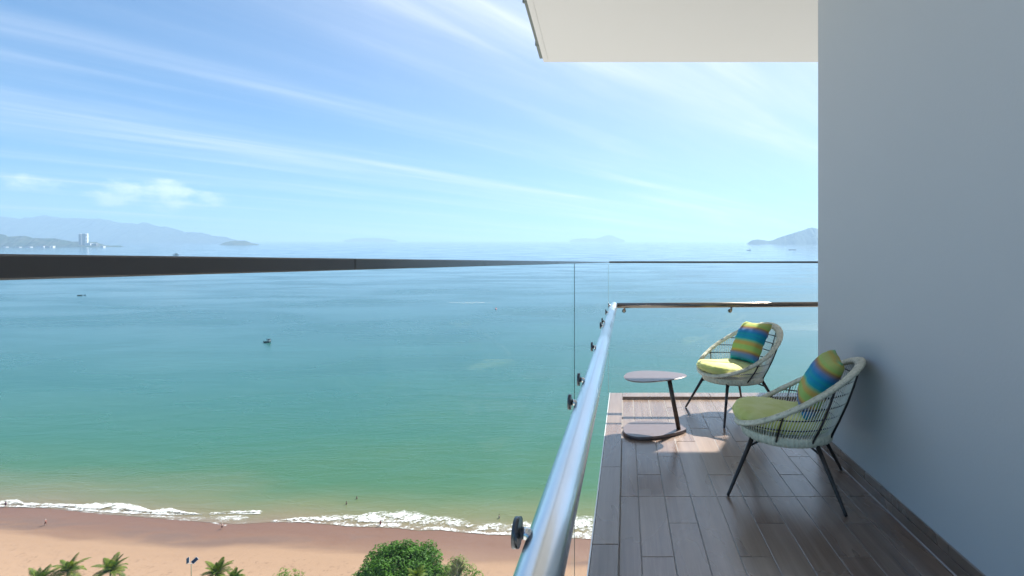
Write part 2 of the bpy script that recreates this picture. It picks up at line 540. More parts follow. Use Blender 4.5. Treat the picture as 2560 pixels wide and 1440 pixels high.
def build_park():
    """lawn, paths and road between the sand and the foot of the building"""
    m = mat("park_lawn", (0.06, 0.09, 0.03), 0.9, 0, 0.2); t = NT(m); p = t.pos()
    n = t.noise(p, 0.08, 4, 0.6)
    t.l(t.ramp(n, [(0.30, (0.06, 0.10, 0.03)), (0.38, (0.10, 0.13, 0.05)), (0.44, (0.42, 0.41, 0.39)), (0.65, (0.50, 0.49, 0.47))]), t.b.inputs['Base Color'])
    us = [-1 + 2 * i / 60 for i in range(61)]; V, F = [], []
    offs = [35.5, 36.5, 60, 110, 200, 330]
    for off in offs:
        for u in us:
            xs = math.copysign(abs(u) ** 1.6, u) * 1600 - 60; base = lerp_curve(SHORE, xs)
            V.append((xs, base - off, sea_z(base) - SLOPE * min(off, 60) * 0.6 + 0.03 * min(off, 60) + (0.10 if off > 36 else -0.25)))
    n_ = len(us)
    for r in range(len(offs) - 1):
        for i in range(n_ - 1):
            a = r * n_ + i; F.append((a, a + n_, a + n_ + 1, a + 1))
    structure(pydata("park_ground", V, F, m))


def beach_z(X, Y):
    off = -shore_dist(X, Y)
    return sea_z(lerp_curve(SHORE, X)) - SLOPE * off * 0.6 - 0.03 + 0.030 * min(max(off, 0), 60)


def m_foam(name, lo, hi, solid):
    m = bpy.data.materials.new(name); m.use_nodes = True; t = NT(m)
    t.b.inputs['Base Color'].default_value = (0.60, 0.61, 0.61, 1); t.b.inputs['Roughness'].default_value = 0.8
    p = t.pos()
    e = t.n('Attribute', attribute_name='edge').outputs['Fac']
    n1 = t.noise(t.mapv(p, (0.75, 1.0, 0)), 1.0, 6, 0.78, 0.9)
    n2 = t.noise(t.mapv(p, (0.16, 0.3, 0)), 1.0, 3, 0.6, 0.5)
    v = t.math('ADD', t.math('ADD', n1, t.math('MULTIPLY', t.math('SUBTRACT', n2, 0.5), 0.7)), t.math('MULTIPLY', e, solid))
    a = t.range(v, lo, hi)
    t.l(a, t.b.inputs['Alpha'])
    t.l(t.bump(n1, 0.5, 0.3), t.b.inputs['Normal'])
    return m


def foam_strip(name, upper, lower, m, lift=0.12, step=4):
    x0 = max(upper[0][0], lower[0][0]); x1 = min(upper[-1][0], lower[-1][0])
    V, F, A = [], [], []
    rows = 9; cols = int((x1 - x0) / step) + 1
    for i in range(cols):
        x = x0 + (x1 - x0) * i / (cols - 1)
        yu, yl = lerp_curve(upper, x), lerp_curve(lower, x)
        yu += 1.8 * fbm(x * 0.09, 3.1); yl += 1.0 * fbm(x * 0.07, 9.3)
        yl = max(yl, yu + 0.8)
        for r in range(rows):
            k = r / (rows - 1); p = on_sea(x, yu + (yl - yu) * k)
            h = lift * (1 + 0.9 * fbm(p.x * 0.5, p.y * 0.7)) * math.sin(math.pi * (0.12 + 0.76 * k))
            V.append((p.x, p.y, p.z + 0.05 + h))
            ends = min(1.0, (x - x0) / 18.0 + 0.15, (x1 - x) / 18.0 + 0.15)
            A.append((0.25 + 0.75 * math.sin(math.pi * min(1.0, 0.1 + k)) if k < 0.85 else 0.9) * ends)
    for i in range(cols - 1):
        for r in range(rows - 1):
            a = i * rows + r; F.append((a, a + 1, a + rows + 1, a + rows))
    o = pydata(name, V, F, m, smooth=True)
    at_ = o.data.attributes.new("edge", 'FLOAT', 'POINT'); at_.data.foreach_set('value', A)
    stuff(o)
    return o


def build_foam():
    M1 = m_foam("white_surf_foam", 0.72, 1.05, 0.44)
    M2 = m_foam("broken_surf_foam", 0.78, 1.02, 0.42)
    M3 = m_foam("thin_wash_lace", 0.72, 1.05, 0.30)
    o = foam_strip("surf_foam", [(-260, 1238), (0, 1252), (45, 1247), (60, 1257), (150, 1260), (210, 1260), (270, 1254), (340, 1262), (380, 1277), (420, 1269), (470, 1282), (500, 1285), (560, 1280), (640, 1276), (664, 1277)],
                   [(-260, 1256), (0, 1268), (60, 1269), (150, 1270), (185, 1276), (260, 1282), (350, 1286), (430, 1288), (500, 1288), (560, 1286), (640, 1286), (664, 1284)], M1, 0.30)
    tag(o, "solid white breaking foam along the left stretch of shoreline", "foam")
    o = foam_strip("surf_foam", [(668, 1303), (760, 1291), (800, 1290), (860, 1283), (900, 1284), (960, 1277), (1010, 1274), (1050, 1281), (1080, 1290), (1110, 1289), (1160, 1297), (1190, 1310), (1230, 1308), (1290, 1305), (1340, 1300), (1430, 1284), (1450, 1281), (1480, 1286), (1560, 1292), (1900, 1310)],
                   [(668, 1306), (760, 1306), (830, 1312), (870, 1316), (960, 1319), (1000, 1321), (1050, 1327), (1100, 1325), (1160, 1332), (1230, 1337), (1290, 1339), (1400, 1344), (1480, 1348), (1560, 1350), (1900, 1361)], M2, 0.16)
    tag(o, "wide speckled white surf foam washing up below the handrail", "foam")
    o = foam_strip("wash_lace", [(150, 1272), (260, 1283), (350, 1287), (430, 1289), (500, 1289), (560, 1287), (630, 1287)],
                   [(150, 1274), (260, 1287), (330, 1292), (400, 1297), (480, 1303), (530, 1308), (556, 1315), (600, 1311), (630, 1307)], M3, 0.03)
    tag(o, "thin lacy wash of foam thinning out on wet sand", "foam")
    o = foam_strip("foam_patch", [(1078, 1210), (1086, 1208), (1098, 1207)], [(1078, 1214), (1086, 1215), (1098, 1211)], M2, 0.05, 1)
    tag(o, "small pale foam patch floating alone on green water", "foam")


def m_hill(name, c1, c2, sc):
    m = mat(name, c1, 0.95, 0, 0.1); t = NT(m)
    n = t.noise(t.pos(), sc, 5, 0.6)
    t.l(t.mixc(t.range(n, 0.35, 0.65), (*c1, 1), (*c2, 1)), t.b.inputs['Base Color'])
    return m


def hill(name, sil, base_px, m, depth=1.6, rough=0.10, step=3.0, back=1.0, seed=0.0):
    """a ridge of land: its crest follows a skyline, its foot stands on the sea; built with real depth"""
    Y0 = ALT * FPX / (base_px - HORIZ)
    x0, x1 = sil[0][0], sil[-1][0]; n = int((x1 - x0) / step) + 1
    V, F = [], []
    vs_ = [-1, -0.86, -0.7, -0.55, -0.4, -0.27, -0.14, 0, 0.2, 0.5, 1.0]
    for i in range(n):
        x = x0 + (x1 - x0) * i / (n - 1)
        y = lerp_curve(sil, x)
        crest = at(x, y, Y0)
        hgt = max(2.0, crest.z - sea_z(Y0))
        hgt *= 1 + rough * 0.10 * fbm(x * 0.11, seed, 0, 5)
        wid = max(60.0, hgt * depth + 30)
        for v in vs_:
            Yp = Y0 + v * wid * (1.0 if v < 0 else back) + wid * 0.25 * fbm(x * 0.03, seed + 4)
            f = (1 - abs(v)) ** 0.85
            X = crest.x
            zz = sea_z(Yp) - 3 + (hgt + 3) * f + hgt * rough * fbm(X * 3.0 / wid, v * 3, seed, 5) * (1 - abs(v)) * (1.6 if v != 0 else 0.0)
            V.append((X, Yp, max(zz, sea_z(Yp) - 3)))
    k = len(vs_)
    for i in range(n - 1):
        for r in range(k - 1):
            a = i * k + r; F.append((a, a + k, a + k + 1, a + 1))
    o = pydata(name, V, F, m, smooth=False)
    return structure(o)


build_sea()
build_beach()
build_park()
build_foam()
MH1 = m_hill("hazy_forest", (0.030, 0.055, 0.030), (0.05, 0.075, 0.04), 0.004)
MH2 = m_hill("headland_scrub", (0.035, 0.065, 0.030), (0.08, 0.09, 0.05), 0.012)
hill("mountain_range", [(-420, 560), (-300, 545), (-160, 552), (-60, 541), (0, 541), (20, 544), (55, 547), (90, 545), (107, 542), (122, 538), (138, 543), (150, 547), (170, 545), (215, 546), (232, 549), (255, 546), (278, 553),
                        (300, 557), (330, 558), (343, 561), (357, 557), (372, 557), (390, 564), (404, 569), (420, 566), (432, 571), (455, 581), (480, 580), (505, 582), (535, 590), (560, 592), (590, 599)],
     607.6, MH1, 1.7, 0.14, step=2.0, seed=1.0)
hill("headland", [(-330, 570), (-200, 576), (-90, 580), (0, 585), (12, 588), (22, 592), (45, 590), (65, 590), (80, 595), (110, 596), (140, 596), (160, 600), (178, 604), (200, 604), (240, 605), (252, 610), (266, 614), (300, 614), (302, 616)],
     617.0, MH2, 1.1, 0.12, seed=5.0)
hill("islet", [(553, 611), (562, 606), (575, 603), (590, 601.5), (612, 601.5), (622, 605), (630, 608), (640, 609), (648, 611.5)], 612.5, MH2, 1.6, 0.12, 2.0, seed=8.0)
hill("island", [(1868, 609), (1874, 604), (1882, 600), (1895, 598.5), (1908, 600), (1920, 602.5), (1930, 601), (1945, 595), (1960, 590), (1975, 585), (1990, 580), (2003, 577), (2018, 571), (2028, 569), (2040, 570), (2060, 575), (2090, 566), (2130, 560), (2180, 572), (2240, 590), (2290, 607)],
     610.5, MH1, 1.3, 0.14, seed=12.0)
hill("distant_island", [(862, 600), (885, 596), (905, 595), (930, 594.5), (950, 595), (975, 598), (990, 600.5)], 604.6, MH1, 1.3, 0.1, seed=15.0)
hill("distant_island", [(1425, 600), (1440, 597), (1465, 595.5), (1490, 597), (1505, 592), (1518, 587), (1528, 588), (1545, 595), (1562, 600)], 604.4, MH1, 1.3, 0.1, seed=18.0)


# ------------------------------------------------------------------ balcony floor
FLOOR_L, FLOOR_IN, WALLX = -0.163, -0.034, 1.425
KERB = 0.026
BACK_IN, BACK_OUT = 4.836, 4.985
WALL_END = 3.67
TL = 0.870


def tile_mesh(w, l, h, name):
    bm = bmesh.new(); g = 0.0019; c = 0.0013
    a, b = (g, g), (w - g, l - g)
    lo = [(a[0], a[1]), (b[0], a[1]), (b[0], b[1]), (a[0], b[1])]
    V = [(x, y, -h) for x, y in lo] + [(x, y, -c) for x, y in lo] + \
        [(x + c * (1 if i in (0, 3) else -1), y + c * (1 if i < 2 else -1), 0) for i, (x, y) in enumerate(lo)]
    F = [(4, 5, 1, 0), (5, 6, 2, 1), (6, 7, 3, 2), (7, 4, 0, 3), (8, 9, 5, 4), (9, 10, 6, 5), (10, 11, 7, 6), (11, 8, 4, 7), (8, 11, 10, 9)]
    F = [tuple(reversed(f)) for f in F]
    me = bpy.data.meshes.new(name); me.from_pydata(V, [], F); me.update(); me.materials.append(M_TILE)
    return me


_tiles = {}


def tile(name, x0, y0, x1, y1, z, parent, h=0.008):
    k = (round(x1 - x0, 3), round(y1 - y0, 3), h)
    if k not in _tiles: _tiles[k] = tile_mesh(k[0], k[1], h, name)
    o = bpy.data.objects.new(name, _tiles[k]); COL.objects.link(o)
    o.location = (x0, y0, z + random.uniform(-0.0004, 0.0004)); o.parent = parent
    o.rotation_euler = (random.uniform(-1, 1) * 0.0012, random.uniform(-1, 1) * 0.0015, 0)
    return o


def build_floor():
    fl = structure(empty("balcony_floor"))
    YN = -1.6
    # structural slab and bed of grout
    box("slab", (FLOOR_L + 0.004, YN, -0.30), (WALLX + 0.3, BACK_OUT - 0.004, -0.0025), M_GROUT, fl)
    box("slab", (WALLX + 0.3, WALL_END - 0.4, -0.30), (3.4, BACK_OUT - 0.004, -0.0025), M_GROUT, fl)
    xs = [FLOOR_IN + 0.003, 0.0713] + [0.0713 + 0.1505 * k for k in range(1, 22)]
    phase = {0: 2.833, 1: 2.253, 2: 2.543}
    for c in range(len(xs) - 1):
        x0, x1 = xs[c], xs[c + 1]
        y_lo = YN if x1 < WALLX + 0.02 else WALL_END
        if c == 9: x1 = 1.4155
        p = phase[c % 3]
        js = set()
        k = -6
        while p + k * TL < BACK_IN:
            js.add(round(p + k * TL, 3)); k += 1
        js.add(2.833)
        js = sorted([j for j in js if y_lo + 0.03 < j < BACK_IN - 0.03])
        ys = [y_lo] + js + [BACK_IN - 0.002]
        if x0 > 1.40 and c == 10:
            x0 = 1.4245
        for a, b in zip(ys, ys[1:]): tile("tile", x0, a, x1, b, 0.0, fl)
    # raised kerb
    box("kerb_core", (FLOOR_L + 0.004, YN, -0.0025), (FLOOR_IN - 0.008, BACK_OUT - 0.004, KERB - 0.008), M_GROUT, fl)
    box("kerb_core", (FLOOR_IN - 0.008, BACK_IN + 0.008, -0.0025), (3.4, BACK_OUT - 0.004, KERB - 0.008), M_GROUT, fl)
    ys = [3.18 + k * TL for k in range(-5, 3)]
    ys = [YN] + [y for y in ys if YN < y < BACK_OUT - 0.3] + [BACK_OUT]
    for a, b in zip(ys, ys[1:]): tile("kerb_tile", FLOOR_L + 0.004, a, FLOOR_IN, b, KERB, fl)
    x = FLOOR_IN
    while x < 3.35:
        x1 = min(x + TL, 3.4); tile("kerb_tile", x, BACK_IN, x1, BACK_OUT, KERB, fl); x = x1
    box("kerb_riser", (FLOOR_IN - 0.008, YN, -0.002), (FLOOR_IN - 0.0005, BACK_IN + 0.007, KERB - 0.0082), M_TILE, fl)
    box("kerb_riser", (FLOOR_IN + 0.0, BACK_IN + 0.0008, -0.002), (3.4, BACK_IN + 0.0078, KERB - 0.0082), M_TILE, fl)
    box("edge_trim", (FLOOR_L - 0.003, YN, -0.03), (FLOOR_L + 0.0035, BACK_OUT, KERB + 0.0015), M_ALU, fl)
    return fl


build_floor()


def build_wall():
    w = empty("building_wall", (WALLX + 0.006, 1.0, 0))
    tag(w, "tall smooth grey wall along the right side of the balcony", "wall")

    def child(o): o.parent = w; o.matrix_parent_inverse = Matrix.Translation(w.location).inverted(); return o
    child(box("wall_face", (WALLX + 0.006, -4.0, -0.25), (WALLX + 0.45, WALL_END, 3.93), M_WALL, None, 0.004))
    # two courses of skirting tile with a pale bead of sealant along the floor
    y = -1.6
    ys = [-1.6, -0.75, 0.12, 0.99, 1.86, 2.62, 3.49, WALL_END]
    for a, b in zip(ys, ys[1:]):
        for z0, z1, t_, sh in ((0.003, 0.0535, 0.0105, 0.0), (0.0565, 0.101, 0.0085, 0.31)):
            a2, b2 = a + (sh if a > -1.6 else 0), min(b + sh, WALL_END)
            if b2 - a2 < 0.02: continue
            child(box("skirting_tile", (WALLX + 0.0055 - t_, a2 + 0.0015, z0), (WALLX + 0.0055, b2 - 0.0015, z1), M_TILE, None, 0.0012))
    child(tube("sealant_bead", [(WALLX - 0.0075, -1.6, 0.0015), (WALLX - 0.0075, WALL_END, 0.0015)], 0.0036, M_ALU2, None, 6))
    child(box("skirting_bed", (WALLX + 0.002, -1.6, 0.002), (WALLX + 0.0058, WALL_END - 0.001, 0.1035), M_GROUT))
    # the return of the wall round the corner
    child(box("wall_return", (WALLX + 0.45, WALL_END - 0.25, -0.25), (7.5, WALL_END - 0.004, 3.93), M_WALL))


M_ALU2 = mat("pale_sealant", (0.42, 0.40, 0.41), 0.55)
build_wall()


def build_soffit():
    zc, zt = 3.95, 4.30
    poly = [(-0.50, -4.0), (-1.07, 6.40), (2.58, 6.40), (3.80, 9.02), (9.0, 9.02), (9.0, -4.0)]  # unseen right-hand outline, stepped outward to cast the slanting shade edge on the floor
    n = len(poly)
    s = empty("balcony_soffit", (0, 2, zc)); tag(s, "white painted underside of the balcony slab above", "ceiling")

    def child(o): o.parent = s; o.matrix_parent_inverse = Matrix.Translation(s.location).inverted(); return o
    V = [(x, y, zc) for x, y in poly] + [(x, y, zt) for x, y in poly]
    F = [tuple(range(n))] + [tuple(range(2 * n - 1, n - 1, -1))] + [(i + n, (i + 1) % n + n, (i + 1) % n, i) for i in range(n)]
    o = pydata("soffit_slab", V, F, M_SOFFIT); child(o)
    bm = bmesh.new(); bm.from_mesh(o.data); bmesh.ops.recalc_face_normals(bm, faces=bm.faces); bm.to_mesh(o.data); bm.free()
    # drip bead just inside the edge and the grey trim fixed to the left edge
    dx = (-1.07 + 0.50) / 10.4

    def strip(name, y0, y1, o0, o1, z0, z1, m):
        V = []
        for y in (y0, y1):
            xb = -0.50 + dx * (y + 4.0)
            V += [(xb + o0, y, z0), (xb + o1, y, z0), (xb + o1, y, z1), (xb + o0, y, z1)]
        F = [(0, 1, 2, 3), (7, 6, 5, 4), (0, 4, 5, 1), (1, 5, 6, 2), (2, 6, 7, 3), (3, 7, 4, 0)]
        child(pydata(name, V, F, m))
    strip("drip_bead", -4.0, 6.33, 0.05, 0.062, zc - 0.006, zc + 0.002, M_SOFFIT)
    strip("edge_trim", -4.0, 5.92, -0.034, -0.002, zc + 0.012, zc + 0.10, M_TRIM)
    strip("edge_trim", 5.95, 6.32, -0.042, -0.002, zc + 0.012, zc + 0.10, M_TRIM)
    for y in (4.95, 5.935):
        strip("trim_clip", y - 0.012, y + 0.012, -0.05, -0.001, zc + 0.008, zc + 0.104, M_TRIM)


build_soffit()

# ------------------------------------------------------------------ glass balustrade with handrail
def disc(bm, c, axis, r, h, seg=24):
    q = Vector(axis).to_track_quat('Z', 'Y').to_matrix().to_4x4()
    g = bmesh.ops.create_cone(bm, cap_ends=True, segments=seg, radius1=r, radius2=r, depth=h)
    bmesh.ops.transform(bm, matrix=Matrix.Translation(c) @ q, verts=g['verts'])


def build_rail():
    g = empty("glass_balustrade", (-0.17, 2.5, 0))
    tag(g, "frameless glass balustrade with dark top cap and polished steel handrail", "railing")

    def child(o): o.parent = g; o.matrix_parent_inverse = Matrix.Translation(g.location).inverted(); return o
    GX0, GX1 = -0.186, -0.174                  # the side glass
    GY0, GY1 = BACK_OUT + 0.009, BACK_OUT + 0.021   # the end glass
    top = EYE - 0.004
    gap = 1.672
    child(box("glass_pane", (GX0, -1.6, -0.20), (GX1, gap - 0.002, top), M_GLASS))
    child(box("glass_pane", (GX0, gap + 0.002, -0.20), (GX1, GY0 - 0.003, top), M_GLASS))
    child(box("glass_pane", (GX0, GY0, -0.20), (3.3, GY1, top - 0.004), M_GLASS))
    child(box("glass_joint", (GX1 - 0.0020, gap - 0.0016, -0.20), (GX1 - 0.0003, gap + 0.0016, top), M_EDGE))
    child(box("corner_joint", (GX0 + 0.005, GY0 - 0.0020, -0.20), (GX1 - 0.004, GY0 - 0.0002, top - 0.02), M_ALU))
    # dark cap
    child(box("top_cap", (GX0 - 0.004, -1.6, EYE - 0.0050), (GX1 + 0.004, 0.3085, EYE + 0.0022), M_CAP, None, 0.0006))
    child(box("top_cap", (GX0 - 0.004, 0.3090, EYE - 0.0050), (GX1 + 0.004, GY1 + 0.003, EYE + 0.0022), M_CAP2, None, 0.0006))
    child(box("top_cap", (GX1 + 0.0045, GY0 - 0.004, EYE - 0.0110), (3.3, GY1 + 0.004, EYE + 0.0075), M_CAP, None, 0.001))
    # handrails: one along the side, one across the end, mitred at the corner
    hx, hz, hy = -0.121, 0.913, BACK_OUT - 0.048
    child(tube("handrail", [(hx, -1.6, hz), (hx, 0.8, hz), (hx, 2.5, hz), (hx, hy + 0.028, hz)], 0.0345, M_STEEL, None, 40))
    child(tube("handrail", [(hx + 0.030, hy, hz), (1.0, hy, hz + 0.006), (3.3, hy, hz + 0.02)], 0.0262, M_STEELB, None, 32))
    for k, y in enumerate((-0.02, 0.766, 1.48, 1.765, 2.445, 3.27, 3.50, 4.14, 4.80)):
        bm = bmesh.new(); disc(bm, (GX1 + 0.0045, y, hz + 0.016), (1, 0, 0), 0.0225, 0.009, 28)
        s = from_bm("standoff_disc", bm, M_DARKSTEEL); child(s)
        for p in s.data.polygons: p.use_smooth = len(p.vertices) == 4
        V, F = tube_data([(GX1 + 0.009, y, hz + 0.016), (hx - 0.025, y, hz + 0.012)], 0.0088, 14)
        st = pydata("standoff_stem", V, F, M_STEEL, None, True); child(st)
    for x in (-0.016, 1.058, 2.13):
        V, F = tube_data([(x, hy + 0.004, hz - 0.015), (x, hy + 0.004, hz - 0.045), (x - 0.003, hy + 0.012, hz - 0.055), (x - 0.004, hy + 0.048, hz - 0.058)], 0.0105, 12)
        child(pydata("bracket_stem", V, F, M_STEELB, None, True))
        bm = bmesh.new(); disc(bm, (x - 0.004, GY0 - 0.005, hz - 0.058), (0, 1, 0), 0.020, 0.009, 24)
        child(from_bm("bracket_disc", bm, M_STEELB))


M_STEELB = mat("brushed_bronze_steel", (0.20, 0.165, 0.14), 0.25, 1.0)
build_rail()

# ------------------------------------------------------------------ the two wicker chairs
def rim_pt(ph):
    a = -0.05 + 0.35 * math.cos(ph); l = 0.365 * math.sin(ph)
    z = 0.372 + (0.30 - a) / 0.70 * 0.395
    z += 0.022 * math.sin(ph) ** 2 * -1.0
    return Vector((l, a, z))


def base_pt(ph, z=0.345, k=1.0):
    return Vector((0.262 * k * math.sin(ph), 0.012 + 0.258 * k * math.cos(ph), z))


def surf_at_height(ph, h):
    b, r = base_pt(ph, 0.352), rim_pt(ph)
    t = (h - b.z) / (r.z - b.z)
    if t > 0.985: return None
    p = b.lerp(r, t)
    out = Vector((math.sin(ph), math.cos(ph), 0))
    return p + out * 0.012 * math.sin(math.pi * t)


def build_chair(name, label, loc, facing, seed):
    rng = random.Random(seed)
    rz = math.atan2(-facing[0], facing[1])
    c = empty(name, loc, rz); tag(c, label, "chair", "wicker armchairs on the balcony")
    # woven rim: flat oval section wrapped with strands
    n = 520; seg = 14; V, F = [], []
    up = Vector((0, 0.395, 0.70)).normalized()        # normal of the tilted rim plane
    amp = [rng.uniform(0.6, 1.25) for _ in range(n)]
    for i in range(n):
        ph = 2 * math.pi * i / n
        p = rim_pt(ph); t = (rim_pt(ph + 0.01) - rim_pt(ph - 0.01)).normalized()
        side = t.cross(up).normalized(); nup = side.cross(t).normalized()
        back = 0.5 - 0.5 * math.cos(ph)
        w = 0.0185 + 0.0140 * back ** 1.6; hgt = 0.0130 + 0.002 * back
        rid = (0.0016 if i % 2 else -0.0012) * amp[i] + 0.0012 * math.sin(ph * 37 + seed)
        for k in range(seg):
            an = 2 * math.pi * k / seg + 0.10 * math.sin(i * 0.9)
            V.append(p + side * (w + rid) * math.cos(an) + nup * (hgt + rid) * math.sin(an))
    for i in range(n):
        for k in range(seg):
            a, b = i * seg, ((i + 1) % n) * seg
            F.append((a + k, a + (k + 1) % seg, b + (k + 1) % seg, b + k))
    rim = pydata("rim", V, F, M_WICKER, c, True)
    # longitudinal binding strands lying along the rim
    parts = []
    for off, hh in ((0.55, 0.85), (0.1, 1.03), (-0.4, 0.95)):
        pts = []
        for i in range(140):
            ph = 2 * math.pi * i / 140
            p = rim_pt(ph); t = (rim_pt(ph + 0.01) - rim_pt(ph - 0.01)).normalized()
            side = t.cross(up).normalized(); nup = side.cross(t).normalized()
            back = 0.5 - 0.5 * math.cos(ph)
            w = 0.0185 + 0.0140 * back ** 1.6
            wob = 0.12 * math.sin(ph * 23 + off * 9)
            pts.append(p + side * w * (off + wob) + nup * (0.0135 * hh * math.sqrt(max(0.1, 1 - (off + wob) ** 2)) + 0.0012))
        parts.append(tube_data(pts, 0.0026, 5, True))
    V, F = merge(parts); pydata("binding", V, F, M_WICKER, rim, True)
    # base band, wrapped with vertical strands
    n = 260; prof = [(-0.004, 0.306), (0.006, 0.309), (0.010, 0.330), (0.009, 0.352), (0.002, 0.362), (-0.010, 0.358), (-0.012, 0.330)]
    V, F = [], []
    for i in range(n):
        ph = 2 * math.pi * i / n
        rid = 0.0022 if (i // 2) % 2 else -0.0012
        o = Vector((math.sin(ph), math.cos(ph), 0))
        for dr, z in prof:
            p = base_pt(ph, z); V.append(p + o * (dr + (rid if dr > -0.005 else 0)))
    k = len(prof)
    for i in range(n):
        for q in range(k):
            a, b = i * k, ((i + 1) % n) * k
            F.append((a + q, b + q, b + (q + 1) % k, a + (q + 1) % k))
    pydata("base_band", V, F, M_WICKER, c, True)
    # thin cords strung from band to rim
    parts = []
    NC = 112
    for i in range(NC):
        ph = 2 * math.pi * (i + 0.5) / NC
        b, r = base_pt(ph, 0.352), rim_pt(ph)
        if (r - b).length < 0.035: continue
        o = Vector((math.sin(ph), math.cos(ph), 0))
        pts = [b.lerp(r, t) + o * (0.012 * math.sin(math.pi * t) + 0.0028) for t in (0, 0.33, 0.66, 1)]
        parts.append(tube_data(pts, 0.0026 * rng.uniform(0.88, 1.1), 5, False, False))
    V, F = merge(parts); stuff(pydata("cord_webbing", V, F, M_CORD, c))
    # dark hoops at even heights
    for h in (0.415, 0.482, 0.549, 0.616, 0.683):
        pts = []
        for i in range(361):
            p = surf_at_height(math.pi * 2 * i / 360, h)
            if p is not None: pts.append(p - Vector((p.x, p.y, 0)).normalized() * 0.001)
        if len(pts) > 6: tube("hoop", pts[::3], 0.0042, M_FRAME, c, 6)
    # dark flat ribs
    for a in (82, 126, 162):
        for s in (-1, 1):
            ph = R(a) * s; b, r = base_pt(ph, 0.335), rim_pt(ph)
            o = Vector((math.sin(ph), math.cos(ph), 0))
            pts = [b.lerp(r, t) + o * (0.012 * math.sin(math.pi * t) + 0.0075) for t in (0, 0.25, 0.5, 0.75, 0.99)]
            tube("rib", pts, 0.0062, M_FRAME, c, 6)
    # legs and braces
    leg_me = None
    for sx in (-1, 1):
        for sy in (-1, 1):
            topp = Vector((sx * 0.176, 0.012 + sy * 0.172, 0.330)); foot = Vector((sx * 0.312, sy * 0.312, 0.004))
            tube("leg", [topp, topp.lerp(foot, 0.5), topp.lerp(foot, 0.96), foot], [0.0145, 0.012, 0.0092, 0.0088], M_FRAME, c, 14)
            mid = topp.lerp(foot, 0.20)
            tube("brace", [mid, mid.lerp(Vector((0, 0.01, 0.333)), 0.5) + Vector((0, 0, 0.004)), Vector((sx * 0.01, 0.01 + sy * 0.012, 0.332))], 0.0062, M_FRAME, c, 8)
    # seat pan under the cushion
    pydata("seat_pan", [base_pt(2 * math.pi * i / 48, 0.344, 0.97) for i in range(48)] + [base_pt(2 * math.pi * i / 48, 0.338, 0.97) for i in range(48)],
           [tuple(range(47, -1, -1)), tuple(range(48, 96))] + [(i, (i + 1) % 48, 48 + (i + 1) % 48, 48 + i) for i in range(48)], M_CORD, c)
    # seat cushion
    rings = [(0.0, 0.352), (0.80, 0.351), (0.93, 0.356), (0.985, 0.368), (1.0, 0.385), (0.995, 0.402), (0.965, 0.418), (0.90, 0.430), (0.78, 0.437), (0.58, 0.441), (0.34, 0.443), (0.0, 0.4435)]
    n = 96; V, F = [], []
    for j, (k, z) in enumerate(rings):
        for i in range(n):
            ph = 2 * math.pi * i / n
            ca, sa = math.cos(ph), math.sin(ph)
            ex = 0.80
            x = 0.243 * math.copysign(abs(sa) ** ex, sa) * k; y = 0.040 + 0.288 * math.copysign(abs(ca) ** ex, ca) * k
            puck = 0.0035 * math.sin(ph * 26 + seed) * max(0, 1 - abs(k - 0.94) / 0.10) if 0.8 < k else 0
            zz = z + 0.006 * fbm(x * 6 + seed, y * 6, 0, 3) * (1 if z > 0.40 else 0) + 0.012 + 0.036 * max(0.0, y / 0.33) ** 1.3 + puck
            V.append((x, y, zz))
    for j in range(len(rings) - 1):
        for i in range(n):
            a, b = j * n, (j + 1) * n
            F.append((a + i, a + (i + 1) % n, b + (i + 1) % n, b + i))
    cu = pydata("seat_cushion", V, F, M_LIME, c, True)
    pts = [(0.243 * 1.004 * math.copysign(abs(math.sin(p)) ** 0.8, math.sin(p)), 0.040 + 0.288 * 1.004 * math.copysign(abs(math.cos(p)) ** 0.8, math.cos(p)),
            0.404 + 0.036 * max(0.0, (0.04 + 0.288 * math.cos(p)) / 0.33) ** 1.3) for p in (2 * math.pi * i / 96 for i in range(96))]
    tube("piping", pts, 0.0035, M_LIME, cu, 6, True)
    return c, rz


